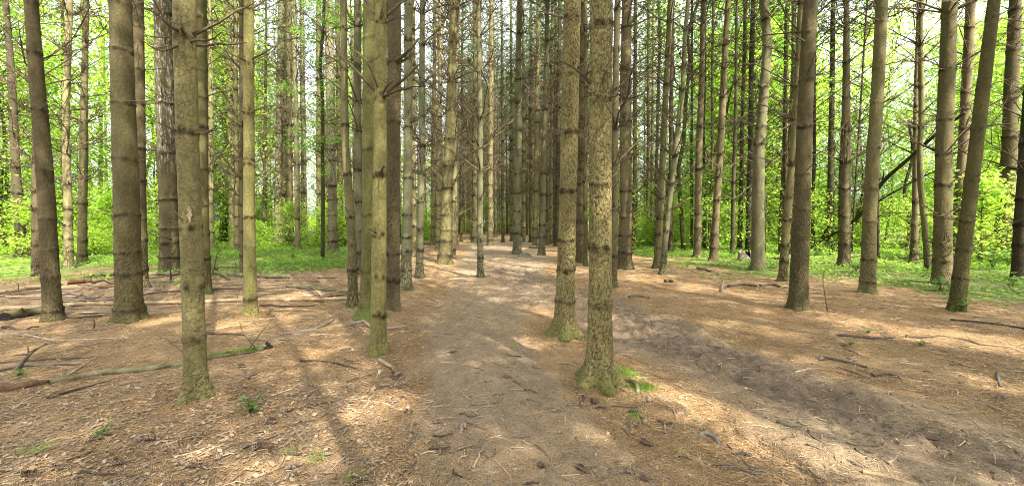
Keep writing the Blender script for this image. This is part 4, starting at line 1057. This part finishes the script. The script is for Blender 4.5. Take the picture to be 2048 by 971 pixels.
# ------------------------------------------------------------------ pine cones
def cone_mesh(seed, L, w, bend):
    rs = np.random.default_rng(seed); b = MB(); n = 17
    t = np.linspace(0, 1, n); ax = np.stack([L * (t - .5), bend * L * (t - .5) ** 2, np.zeros(n)], -1); rad = w * (np.sin(np.clip(t * 1.05 + .06, 0, 1) * math.pi) ** .6 * .9 + .1)
    V, F = tube(ax, rad * .6, 7); b.add(V, F, 0)
    for i in range(1, n - 1):
        for k in range(6):
            a = k * 6.28 / 6 + i * .55; u = np.array([0, math.cos(a), math.sin(a)]); v = np.array([0, -math.sin(a), math.cos(a)]); x = np.array([1, 0, 0]); c = ax[i]
            s = rad[i] * rs.uniform(.85, 1.2)
            b.add([c + u * s * .5 - v * s * .3, c + u * s * .5 + v * s * .3, c + u * s * 1.15 + v * s * .42 + x * L * .05, c + u * s * 1.3 + x * L * .07, c + u * s * 1.15 - v * s * .42 + x * L * .05, c + u * s * .95 + x * L * .02],
                  [np.array([[0, 1, 2, 5], [0, 5, 4, 0][:4]])[:1], np.array([[5, 2, 3], [5, 3, 4], [0, 5, 4]])], 0)
    return b.mesh('pine_cone', M_CONE, False)
CONE = [cone_mesh(k, l, w, bd) for k, (l, w, bd) in enumerate([(.135, .0175, .5), (.12, .020, .2), (.155, .016, -.7), (.095, .021, .1)])]
CONES = [(240, 928, 30), (62, 952, 10), (395, 936, 15), (440, 916, 80), (120, 940, 20), (577, 823, 40), (618, 814, -15), (544, 846, 8), (523, 886, 0), (521, 897, 5), (652, 897, -10), (655, 911, 5), (590, 935, 50), (586, 953, 45), (722, 962, 20), (797, 751, 30), (790, 806, 10), (873, 847, 8), (926, 856, 80), (747, 781, 90), (546, 905, -30),
         (1189, 805, -60), (1203, 815, -15), (1268, 851, 40), (1291, 889, -45), (1165, 941, -50), (1118, 824, 30), (1083, 932, -5), (1262, 948, -20), (1290, 962, -40), (1488, 909, -15), (1297, 801, 80), (1013, 755, 0), (1690, 693, -40), (1998, 797, -5), (1905, 728, 20), (1270, 823, -20), (2010, 950, -5), (1640, 720, 10), (484, 735, 20), (690, 807, 30), (905, 705, 10), (300, 880, 30), (190, 880, 30), (800, 771, 45)]
for i, (px, py, az) in enumerate(CONES):
    q = hit(px, py); o = link('pine_cone', CONE[i % 4], None, q + [0, 0, .016]); o.rotation_euler = (random.uniform(0, 6), random.uniform(-.12, .12), R(az + random.uniform(-8, 8)))
    o.scale = (random.uniform(.75, 1.05),) * 3
    tag(o, 'brown pine cone lying on the needle litter', 'pine cone', 'pine cones on the forest floor')

# ------------------------------------------------------------------ small sticks: 200 singly, the rest as litter
def stick_mesh(seed, n=6):
    rs = np.random.default_rng(seed); x = np.linspace(0, 1, n); P = np.stack([x, np.cumsum(rs.normal(size=n)) * .03, np.zeros(n)], -1)
    b = MB(); V, F = tube(P, np.linspace(.016, .010, n) * rs.uniform(.8, 1.3), 6, True); b.add(V, F); return b
SB = [stick_mesh(k) for k in range(8)]
SME = [[b.mesh('fallen_twig', m) for b in SB] for m in (M_STICK, M_STICKGY, M_STICKDK, M_TWIG)]
def rand_ground(n, dmin, dmax, amax=.93, p=1.0):
    d = (dmin ** p + rng.random(n) * (dmax ** p - dmin ** p)) ** (1 / p); a = rng.uniform(-amax, amax, n)
    return d * np.sin(a), d * np.cos(a)
X, Y = (np.concatenate(p_) for p_ in zip(rand_ground(110, 2.6, 7.5, .9, 1.2), rand_ground(150, 2.15, 4.3, .85, 1.2)))
for x, y in zip(X, Y):
    if not free(x, y, .3): continue
    m = rng.choice([0, 0, 3, 1, 2]); o = link('fallen_twig', SME[m][rng.integers(8)], None, (x, y, tz(x, y) + .007))
    l = rng.uniform(.07, .26); az = rng.normal() * .5 + (.5 if x < 0 else -.6) if rng.random() < .6 else rng.uniform(0, 6.28)
    o.scale = (l, .42 * rng.uniform(.7, 1.4), .42); o.rotation_euler = (0, rng.normal() * .05, az)
    tag(o, 'small dead twig lying loose on the forest floor', 'twig', 'small twigs on the forest floor')

for i in range(34):
    q = hit(rng.uniform(-20, 700), rng.uniform(556, 690)); m = rng.integers(3); o = link('fallen_branch', SME[m][rng.integers(8)], None, q + [0, 0, .012]); l = rng.uniform(.4, 1.3)
    o.scale = (l, rng.uniform(.7, 1.3), rng.uniform(.7, 1.1)); o.rotation_euler = (rng.normal(), rng.normal() * .03, rng.normal() * .35 + .12); tag(o, 'thin dead branch lying among the logs on the left', 'branch', 'thin branches among the left logs')

for i in range(26):
    q = hit(rng.uniform(-20, 690), rng.uniform(553, 606)); m = rng.integers(3); o = link('fallen_branch', SME[m][rng.integers(8)], None, q + [0, 0, .02]); l = rng.uniform(.8, 2.3)
    o.scale = (l, rng.uniform(1., 1.8), rng.uniform(1., 1.6)); o.rotation_euler = (rng.normal(), rng.normal() * .025, rng.normal() * .25 + .05); tag(o, 'thin dead branch lying among the logs on the left', 'branch', 'thin branches among the left logs')

def scatter_sticks(n):
    b = MB(); X, Y = rand_ground(n, 2.0, 16, .95, 1.1); Z = terrain(X, Y)
    for x, y, z in zip(X, Y, Z):
        l = rng.uniform(.02, .12) * (1 + y / 16); az = rng.uniform(0, 6.28); r = rng.uniform(.0018, .0042) * (1 + y / 14); t = rng.normal() * .1
        d = np.array([math.cos(az), math.sin(az), t]); P = np.array([x, y, z + .006]) + d * np.linspace(-.5, .5, 3)[:, None] * l; P[1] += rng.normal(size=3) * l * .06
        V, F = tube(P, [r, r, r * .7], 4, False); b.add(V, F)
    return b.mesh('twig_litter', M_STICKLIT)
M_STICKLIT = leafmat('twig_litter', (.37, .275, .17), (.14, .098, .062), 0, 1)
tag(link('twig_litter', scatter_sticks(7500)), 'scatter of short dead twigs over trail and litter', 'twig litter', kind='stuff')

# fallen needles, dead leaves
def fallen_needles():
    n = 240000; X, Y = rand_ground(n, 1.6, 11, .96, .8)
    pa, mud, green, leaf = masks(X, Y)
    keep = rng.random(n) < (1 - .45 * pa) * (1 - .75 * np.clip(mud, 0, 1)) * np.clip(.55 + .5 * blotch(X, Y, 2.), .1, 1)
    X, Y = X[keep], Y[keep]; n = len(X); Z = terrain(X, Y) + .004 + .006 * rng.random(n)
    az = rng.uniform(0, 6.28, n) * .5 + blotch(X, Y, .7) * 1.2
    d = np.stack([np.cos(az), np.sin(az), rng.normal(size=n) * .08], -1)
    L = rng.uniform(.03, .075, n); w = .0014 + .00055 * np.hypot(X, Y)
    side = np.stack([-np.sin(az), np.cos(az), rng.normal(size=n) * .3], -1) * w[:, None] * .5
    c = np.stack([X, Y, Z], -1); e = d * L[:, None] * .5; bow = side * 0 + np.stack([-np.sin(az), np.cos(az), 0 * az], -1) * (L * rng.normal(size=n) * .10)[:, None]
    V = np.stack([c - e - side, c - e + side, c + bow + side, c + e, c + bow - side], 1).reshape(-1, 3)
    b = MB(); b.add(V, np.arange(5 * n).reshape(-1, 5)); return b.mesh('fallen_needles', M_FALLNEEDLE, False)
tag(link('fallen_needles', fallen_needles()), 'orange-brown carpet of fallen pine needles', 'pine needles', kind='stuff')
def dead_leaves():
    n = 60000; X, Y = rand_ground(n, 1.8, 14, .97, 1.0); pa, mud, green, leaf = masks(X, Y)
    keep = rng.random(n) < leaf * .8 * np.clip(.35 + .8 * blotch(X + 3, Y, 1.6), 0, 1) + .03; X, Y = X[keep], Y[keep]; n = len(X)
    Z = terrain(X, Y) + .006 + .012 * rng.random(n); az = rng.uniform(0, 6.28, n); L = rng.uniform(.007, .02, n)
    u = np.stack([np.cos(az), np.sin(az), rng.normal(size=n) * .22], -1) * L[:, None]; v = np.stack([-np.sin(az), np.cos(az), rng.normal(size=n) * .25], -1) * (L * rng.uniform(.5, .8, n))[:, None]
    c = np.stack([X, Y, Z], -1); up = np.array([0, 0, 1.]) * (L * .3)[:, None]
    V = np.stack([c - u, c - u * .2 - v + up * rng.random((n, 1)), c + u * .5 - v * .7, c + u * 1.1 + up * rng.random((n, 1)), c + u * .4 + v * .8, c - u * .3 + v + up * rng.random((n, 1))], 1).reshape(-1, 3)
    k = np.arange(n)[:, None] * 6
    b = MB(); b.add(V, [k + np.array([0, 1, 2, 5]), k + np.array([5, 2, 3, 4])]); return b.mesh('dead_leaves', M_DEADLEAF, False)
tag(link('dead_leaves', dead_leaves()), 'pale dry oak leaves lying among the needles', 'dead leaves', kind='stuff')
def soil_clods():
    b = MB(); n = 3600; pts = []
    M = [(*flat_hit(p[0], p[1]), p[2]) for p in MUD]
    for _ in range(n):
        i = min(int(rng.random() ** 1.3 * (len(M) - 1)), len(M) - 2) if rng.random() < .9 else rng.integers(len(M) - 1); t = rng.random(); w = M[i][2] + t * (M[i + 1][2] - M[i][2])
        x = M[i][0] + t * (M[i + 1][0] - M[i][0]) + rng.normal() * w * .8; y = M[i][1] + t * (M[i + 1][1] - M[i][1]) + rng.normal() * w * .8
        pts.append((x, y))
    pts = np.array(pts); Z = terrain(pts[:, 0], pts[:, 1])
    ico = np.array([[1, 0, 0], [-1, 0, 0], [0, 1, 0], [0, -1, 0], [0, 0, 1], [0, 0, -1], [.6, .6, .6], [-.6, .6, .6], [.6, -.6, .6], [-.6, -.6, .6]], float)
    F = np.array([[4, 8, 6], [4, 6, 7], [4, 7, 9], [4, 9, 8], [0, 6, 8], [2, 7, 6], [1, 9, 7], [3, 8, 9], [0, 2, 6], [2, 1, 7], [1, 3, 9], [3, 0, 8]])
    for (x, y), z in zip(pts, Z):
        s = rng.uniform(.003, .013) * (1 + .06 * y); b.add(ico * s * rng.uniform(.6, 1.2, 3) * [1.2, 1.2, .7] * (1 + .2 * rng.normal(size=(10, 1))) + [x, y, z], F)
    return b.mesh('soil_clods', M_CLOD, False)
M_CLOD = leafmat('damp_soil', (.15, .108, .072), (.06, .043, .031), 0, 1)
tag(link('soil_clods', soil_clods()), 'churned dark clods of damp soil in the right fork', 'soil', kind='stuff')

# green needle tufts dropped on the litter, moss beside the big pine
def tuft(px, py, az, L, n, mat, name, label, cat, spread=.5):
    q = hit(px, py); rs = np.random.default_rng(int(px)); d = np.array([math.cos(az), math.sin(az), .15]) + rs.normal(size=(n, 3)) * [spread, spread, .15]; d[:, 2] = np.abs(d[:, 2]) + .05
    d /= np.linalg.norm(d, axis=1, keepdims=True); base = rs.normal(size=(n, 3)) * [.03, .03, .004] + [0, 0, .01]
    V, F = blades(base, d, rs.uniform(.6, 1, n) * L, np.full(n, .004), rs); b = MB(); b.add(V, F); tag(link(name, b.mesh(name, mat, False), None, q), label, cat)
for a in [(640, 920, 2.6, .13, 46, 'olive fallen needle tuft beside two cones at the bottom left'), (705, 958, .8, .12, 46, 'bright green needle tuft at the bottom left of the trail'), (585, 905, 2.2, .1, 34, 'yellowish needle tuft hanging over a dark twig'), (70, 903, .2, .14, 40, 'green grass-like needle tuft near the left bottom'), (40, 905, .9, .1, 30, 'small green needle tuft nearest the left edge')]:
    tuft(*a[:5], M_GREENTUFT, 'needle_tuft', a[5], 'needle tuft')
def moss_patch(px, py, rx, ry, n, label, name='moss_patch', mat=None, h=.045):
    q = hit(px, py); rs = np.random.default_rng(int(px + py)); p = rs.normal(size=(n, 2)) * [rx, ry] + rs.normal(size=(n, 1)) * 0; c = np.stack([p[:, 0] + p[:, 1] * -.0, p[:, 1], 0 * p[:, 0]], -1)
    c[:, 2] = terrain(c[:, 0] + q[0], c[:, 1] + q[1]) - q[2]
    d = rs.normal(size=(n, 3)) * .55 + [0, 0, .8]; d /= np.linalg.norm(d, axis=1, keepdims=True)
    V, F = blades(c, d, rs.uniform(.5, 1, n) * h, np.full(n, .006), rs); b = MB(); b.add(V, F); tag(link(name, b.mesh(name, mat or M_MOSS, False), None, q), label, 'moss')
moss_patch(1256, 748, .06, .07, 900, 'bright green moss patch hugging the right side of the big pine foot')
moss_patch(1284, 775, .06, .05, 900, 'bright green moss patch round the curling root')
moss_patch(1272, 829, .03, .03, 160, 'tiny moss tuft below the moss-footed big pine')
moss_patch(1520, 546, .28, .12, 900, 'bright moss cushion round the smooth kinked tree', h=.06)

# ------------------------------------------------------------------ green ground cover and little plants
def leaf_quads(c, size, rs, tilt=.5):
    n = len(c); az = rs.uniform(0, 6.28, n); u = np.stack([np.cos(az), np.sin(az), rs.normal(size=n) * tilt], -1) * size[:, None]; v = np.stack([-np.sin(az), np.cos(az), rs.normal(size=n) * tilt], -1) * (size * .55)[:, None]
    V = np.stack([c - u, c - v * .9, c + u * .9 , c + v * .9], 1).reshape(-1, 3)
    return V, np.arange(4 * n).reshape(-1, 4)
def cover():
    n = 230000; d = np.sqrt(5.5 ** 2 + rng.random(n) * (34 ** 2 - 5.5 ** 2)); a = rng.uniform(-.98, .98, n); X, Y = d * np.sin(a), d * np.cos(a)
    pa, mud, green, leaf = masks(X, Y); dens = green * np.clip(.55 + .9 * blotch(X, Y, 1.1), .03, 1) * np.where(X > 3, np.clip(.25 + (np.hypot(X, Y) - 8) / 14, .12, 1), 1)
    k = rng.random(n) < dens; X, Y = X[k], Y[k]; n = len(X); Z = terrain(X, Y) + rng.random(n) ** 1.5 * .12 + .01
    V, F = leaf_quads(np.stack([X, Y, Z], -1), rng.uniform(.022, .05, n) * (1 + np.hypot(X, Y) / 40), rng, .35); b = MB(); b.add(V, F); print('cover', n); return b.mesh('ground_cover', M_COVER, False)
tag(link('ground_cover', cover()), 'low bright green leafy ground cover under the pines', 'ground cover', kind='stuff')

M_PLANT = leafmat('plant_leaves', (.075, .15, .03), (.13, .21, .05), .45, 1.4)
def plant_mesh(seed, n, h, r, leaf):
    rs = np.random.default_rng(seed); b = MB(); C = []
    for k in range(n):
        a = rs.uniform(0, 6.28); l = h * rs.uniform(.6, 1.1); o = rs.uniform(.2, 1) * r; t = np.linspace(0, 1, 5); P = np.stack([np.cos(a) * o * t ** 1.5, np.sin(a) * o * t ** 1.5, l * t * (1.15 - .3 * t)], -1)
        V, F = tube(P, np.linspace(.005, .002, 5), 3, False); b.add(V, F, 1)
        for _ in range(7):
            tt = rs.uniform(.35, 1); C.append([np.interp(tt, t, P[:, c]) for c in range(3)] + rs.normal(size=3) * leaf * .9)
    C = np.array(C); V, F = leaf_quads(C, rs.uniform(.7, 1.2, len(C)) * leaf, rs, .35); b.add(V, F, 0); return b.mesh('leafy_plant', [M_PLANT, M_BRANCH], False)
PLM = [plant_mesh(k, 9, h, r, lf) for k, (h, r, lf) in enumerate([(.25, .22, .04), (.5, .4, .055), (.14, .14, .03)])]
for px, py, k, s, lab in [(500, 825, 2, .75, 'small green plant standing alone in the left foreground litter'), (205, 868, 2, .45, 'tiny seedling by a dark cone on the left'), (38, 752, 2, .5, 'tiny seedling between the sticks at the left edge'), (730, 636, 2, .9, 'bright seedling at the mossy flaring root'),
      (212, 512, 0, 1.0, 'small plant in the ground cover by the stout furrowed pine'), (585, 520, 1, .8, 'leafy plant in the middle of the green carpet'), (1345, 508, 0, 1.6, 'dark leaved plant at the foot of the crossing stems'), (1468, 512, 0, 1.4, 'leafy plant left of the rotten stump'),
      (1660, 512, 1, 1.3, 'leafy shrublet under the leaning dead tree'), (1640, 505, 1, 1.2, 'leafy shrublet at the low end of the leaning dead tree'), (1712, 545, 0, 1.4, 'leafy sprig beside the ringed pine by the leaning dead tree'), (1880, 580, 0, 1.1, 'plant with flat leaves at the foot of the broad right pine'), (1905, 583, 2, 1.6, 'flat leaves between the two near right trunks'),
      (1925, 622, 2, 1.5, 'bright leaves at the foot of the closest right-edge trunk'), (1985, 540, 1, 1.4, 'fern-like plant left of the stout straight pine at the right edge'), (1960, 528, 1, 1.5, 'fern-like plant among the trunks at the right edge'), (2015, 535, 1, 1.2, 'leafy plant in front of the stout right-edge pine'), (1700, 690, 2, .5, 'small green sprig on the knobbly branch'), (1735, 665, 2, .5, 'small needle-leaved sprig right of the leafless sapling'), (1840, 690, 2, .45, 'small green sprig beyond the arched bark strip'), (2025, 572, 0, 1.2, 'plant at the foot of the dark right-edge pine')]:
    q = hit(px, py); o = link('leafy_plant', PLM[k], None, q); o.rotation_euler[2] = random.uniform(0, 6); o.scale = (s, s, s); tag(o, lab, 'plant', 'little plants on the forest floor')
# ------------------------------------------------------------------ broad-leaved trees and shrubs round the plantation
def decid_mesh(seed, H, rad, h0, nclump, per, leaf, flat=.45, trunk_r=.07):
    rs = np.random.default_rng(seed); b = MB(); tb = MB()
    z = np.linspace(-.1, H * .92, 14); w = rs.uniform(0, 6.28, 2); cx = .25 * np.sin(z * .5 + w[0]) - .25 * math.sin(w[0]); cy = .25 * np.sin(z * .43 + w[1]) - .25 * math.sin(w[1])
    V, F = tube(np.stack([cx, cy, z], -1), np.linspace(trunk_r, trunk_r * .2, 14), 8); tb.add(V, F)
    C = []
    for k in range(nclump):
        f = rs.random(); zz = h0 + (H - h0) * f; a = rs.uniform(0, 6.28); prof = math.sin(min(1, .25 + f * .8) * math.pi) ** .6
        o = rad * prof * rs.uniform(.25, 1) ** .6; t = np.linspace(0, 1, 5); zb = max(.3, zz - o * .5)
        P = np.stack([np.interp(zb, z, cx) + np.cos(a) * o * t, np.interp(zb, z, cy) + np.sin(a) * o * t, zb + (zz - zb) * t ** .7], -1)
        V, F = tube(P, np.linspace(trunk_r * .3, .006, 5), 4, False); tb.add(V, F)
        s = rad * rs.uniform(.16, .34); n = int(per * rs.uniform(.6, 1.3)); d = rs.normal(size=(n, 3)) * [1, 1, flat] * s
        C.append(P[-1] + d); 
        m = int(n * .3); tt = rs.uniform(.4, 1, m); C.append(np.stack([np.interp(tt, t, P[:, c]) for c in range(3)], -1) + rs.normal(size=(m, 3)) * s * .4)
    C = np.concatenate(C); V, F = leaf_quads(C, rs.uniform(.4, 1.5, len(C)) * leaf, rs, .45); b.add(V, F)
    return tb, b
DEC = []
for k, (H, rad, h0, nc, per, leaf) in enumerate([(11, 2.8, 1.0, 95, 62, .08), (16, 3.4, 2.0, 125, 70, .095), (7, 2.2, .4, 65, 60, .07), (20, 3.8, 3.0, 150, 72, .105)]):
    tb, b = decid_mesh(700 + k, H, rad, h0, nc, per, leaf); DEC.append((tb.mesh('trunk', BK['dark', False]), b.mesh('crown', M_LEAF, False)))
SHR = []
for k, (H, rad) in enumerate([(2.2, 1.3), (3.2, 1.6), (1.4, 1.1)]):
    tb, b = decid_mesh(720 + k, H, rad, .15, 46, 60, .055, .5, .03); SHR.append((tb.mesh('stem', M_BRANCH), b.mesh('foliage', M_LEAF, False)))
def decid(x, y, k, s, label, group, shrub=False):
    root = empty('shrub' if shrub else 'broadleaf_tree', (x, y, tz(x, y) - .02), label, 'shrub' if shrub else 'broadleaf tree', group)
    t, c = (SHR if shrub else DEC)[k]
    a = link('stem' if shrub else 'trunk', t, root); b = link('foliage' if shrub else 'crown', c, root)
    rz = rng.uniform(0, 6.28)
    for o in (a, b): o.rotation_euler[2] = rz; o.scale = (s * .95, s * .95, s)
nd = 0
def side(br):
    return 'left' if br < -.2 else ('right' if br > .2 else 'middle')
LT = {'left': ('bright green broadleaf tree beyond the pines on the left', 'broadleaf trees beyond the left pines'), 'right': ('bright green broadleaf tree beyond the pines on the right', 'broadleaf trees beyond the right pines'), 'middle': ('broadleaf tree glimpsed far behind the dense pine rows', 'broadleaf trees far behind the rows')}
LS = {'left': ('bright green shrub at the far side of the left ground cover', 'shrubs beyond the left pines'), 'right': ('bright green shrub in the thicket behind the right pines', 'shrubs of the right thicket'), 'middle': ('green shrub far behind the dense pine rows', 'shrubs far behind the rows')}
for i in range(150):
    br = rng.uniform(-1.02, 1.02); sd = side(math.tan(br) if abs(br) < 1.3 else br)
    lo, hi = {'left': (27, 58), 'right': (26, 55), 'middle': (44, 72)}[sd]
    d = rng.uniform(lo, hi); x, y = d * math.sin(br), d * math.cos(br)
    if y < 13: continue
    if not free(x, y, .7): continue
    if sd == 'left' and rng.random() < .34: continue
    k = rng.choice([0, 1, 2, 3], p=[.3, .3, .2, .2]) if sd != 'left' else rng.choice([0, 2, 1, 3], p=[.25, .15, .3, .3])
    decid(x, y, k, rng.uniform(.8, 1.15), *LT[sd])
for i in range(190):
    br = rng.uniform(-1.0, 1.0); sd = side(math.tan(br))
    lo, hi = {'left': (24, 46), 'right': (21, 42), 'middle': (42, 66)}[sd]
    d = rng.uniform(lo, hi); x, y = d * math.sin(br), d * math.cos(br)
    if y < 12 or not free(x, y, .6): continue
    decid(x, y, rng.integers(3), rng.uniform(.7, 1.3), *LS[sd], shrub=True)
# a far-off belt of woodland closes the view
def far_wood():
    n = 110000; a = rng.uniform(-1.25, 1.25, n); d = rng.uniform(72, 95, n); h = 2.5 + 7 * (.5 + .5 * np.sin(a * 9 + 1) * np.sin(a * 23)) + 2 * np.sin(a * 61)
    h = np.where((a < -.35) & (a > -1.1), h * .35, h); h = np.where(np.abs(a) < .3, h + 11, h); z = rng.random(n) ** .8 * np.maximum(h, 1.5)
    V, F = leaf_quads(np.stack([d * np.sin(a), d * np.cos(a), z], -1), rng.uniform(.12, .3, n), rng, .6); b = MB(); b.add(V, F); return b.mesh('far_wood', M_LEAF, False)
tag(link('far_wood', far_wood()), 'bright far woodland edge glimpsed behind everything', 'woodland', kind='stuff')

# the young leafy tree with a dark wavy stem in the left middle, sprays of leaves in flat layers
def sapling(px, py, stem, sprays, label, wpx, name='leafy_sapling', mat=M_LEAFDK, leaf=.06, dens=1.5):
    P0 = hit(px, py); root = empty(name, P0, label, 'sapling'); rs = np.random.default_rng(int(px)); k = P0[1] / FPX
    S = np.array([P0] + [at_depth(a, b_, P0[1]) for a, b_ in stem]) - P0; Q = catmull(S, 24)
    b = MB(); V, F = tube(Q, np.linspace(.5 * wpx * k, .3 * wpx * k, 24), 8); b.add(V, F); link('trunk', b.mesh('trunk', BK['dark', False]), root)
    lb, C = MB(), []
    for (x0, y0, x1, y1, n) in sprays:
        for q in range(max(1, int(n / 34))):
            dy = rs.uniform(-1.3, 1.3); c = at_depth(rs.uniform(x0, x1), rs.uniform(y0, y1), P0[1] + dy) - P0
            s0 = Q[np.argmin(np.abs(Q[:, 2] - (c[2] - .25)))]; P = catmull(np.array([s0, s0 * .5 + c * .5 + [0, 0, .1], c]), 6); V, F = tube(P, np.linspace(.012, .004, 6), 4, False); lb.add(V, F)
            m = int(34 * dens); C.append(c + rs.normal(size=(m, 3)) * [.30, .30, .06]); t = rs.uniform(.4, 1, 10) * 5; C.append(np.stack([np.interp(t, np.arange(6), P[:, i]) for i in range(3)], -1) + rs.normal(size=(10, 3)) * .1)
    link('limbs', lb.mesh('limbs', M_BRANCH), root)
    C = np.concatenate(C); V, F = leaf_quads(C, rs.uniform(.6, 1.2, len(C)) * leaf, rs, .3); b = MB(); b.add(V, F); link('crown', b.mesh('crown', mat, False), root)
sapling(645, 518, [(646, 400), (645, 290), (645, 200), (641, 130), (646, 60), (648, 0), (644, -60)], [(560, 255, 640, 300, 260), (600, 160, 700, 230, 420), (610, 230, 720, 300, 480), (600, 20, 720, 140, 700), (640, 325, 690, 350, 70), (560, 150, 620, 200, 140), (690, 40, 740, 120, 160), (600, -80, 720, 10, 400), (640, 420, 665, 440, 20)], 'green sapling with a dark wavy stem and flat sprays of leaves on the left', 8)
sapling(1367, 500, [(1362, 420), (1357, 340), (1366, 290), (1372, 200), (1380, 120), (1376, 70), (1394, 10), (1400, -40)], [(1380, 200, 1420, 300, 220), (1370, 260, 1460, 340, 240), (1350, 100, 1420, 180, 120)], 'crooked dark broadleaf sapling with few leaves behind the crossing stems', 9, leaf=.06)
sapling(1575, 508, [(1572, 400), (1571, 280), (1571, 150), (1572, 40), (1575, -40)], [(1545, 60, 1620, 150, 330), (1540, 0, 1610, 60, 220), (1550, 150, 1600, 240, 160)], 'leaf-covered dark stem between the kinked tree and the rough furrowed pine', 8, leaf=.06)
sapling(1662, 500, [(1663, 380), (1664, 260), (1666, 120), (1668, -20)], [(1630, 120, 1700, 260, 280), (1640, 260, 1690, 340, 110), (1630, 0, 1700, 110, 180)], 'leafy climbing stem against the dark straight pine on the right', 5, leaf=.06)
sapling(1410, 498, [(1412, 380), (1430, 300), (1450, 240), (1462, 180), (1480, 120)], [(1440, 140, 1500, 210, 160), (1400, 330, 1450, 400, 110)], 'slanting broadleaf sapling between the two ringed pines', 6, leaf=.06)
for px, py, lab in [(297, 478, 'dark crooked shrub stem far off right of the stout furrowed pine'), (440, 480, 'bare crooked far tree between the nearest left pine and the slim pale one'), (1340, 495, 'crooked far stem behind the crossing stems'), (1815, 500, 'thin crooked sapling in the bright thicket')]:
    sapling(px, py, [(px + 4, py - 60), (px - 6, py - 120), (px + 10, py - 190), (px + 2, py - 260)], [(px - 40, py - 260, px + 40, py - 120, 180)], lab, 7, leaf=.06, mat=M_LEAF)

# ------------------------------------------------------------------ sky, sun, camera
w = bpy.data.worlds.new('World'); scene.world = w; w.use_nodes = True
nt = w.node_tree; bg = nt.nodes['Background']; sk = nt.nodes.new('ShaderNodeTexSky'); sk.sky_type = 'NISHITA'; sk.sun_disc = False
sk.sun_elevation = SUN_EL; sk.sun_rotation = math.atan2(SUN_H[0], SUN_H[1]); sk.dust_density = 3.5; sk.air_density = 1.2; sk.ozone_density = .6
hs = nt.nodes.new('ShaderNodeHueSaturation'); hs.inputs['Saturation'].default_value = .3; nt.links.new(sk.outputs[0], hs.inputs['Color'])
nt.links.new(hs.outputs[0], bg.inputs[0]); bg.inputs[1].default_value = .15
sun = bpy.data.lights.new('sun', 'SUN'); sun.energy = 3.0; sun.angle = R(.5); sun.color = (1, .93, .82)
so = link('sun', sun); so.rotation_euler = Vector(SUN).to_track_quat('Z', 'Y').to_euler(); so.location = (10, -14, 30)
cam = bpy.data.cameras.new('camera'); cam.sensor_width = 36; cam.lens = 36 * FPX / 2048; cam.clip_start = .05; cam.clip_end = 2000
co = link('camera', cam, None, (0, 0, CAMH)); co.rotation_euler = (math.pi / 2 - PITCH, 0, 0); scene.camera = co
scene.view_settings.view_transform = 'Standard'; scene.view_settings.look = 'None'; scene.view_settings.gamma = 1; scene.view_settings.use_curve_mapping = False
scene.view_settings.exposure = 2.6
cy = scene.cycles; cy.filter_width = 1.0; cy.denoising_prefilter = 'NONE'; cy.use_denoising = True; cy.max_bounces = 8; cy.diffuse_bounces = 4; cy.transmission_bounces = 6; cy.transparent_max_bounces = 4; cy.glossy_bounces = 2; cy.sample_clamp_indirect = 6
cy.caustics_reflective = cy.caustics_refractive = False
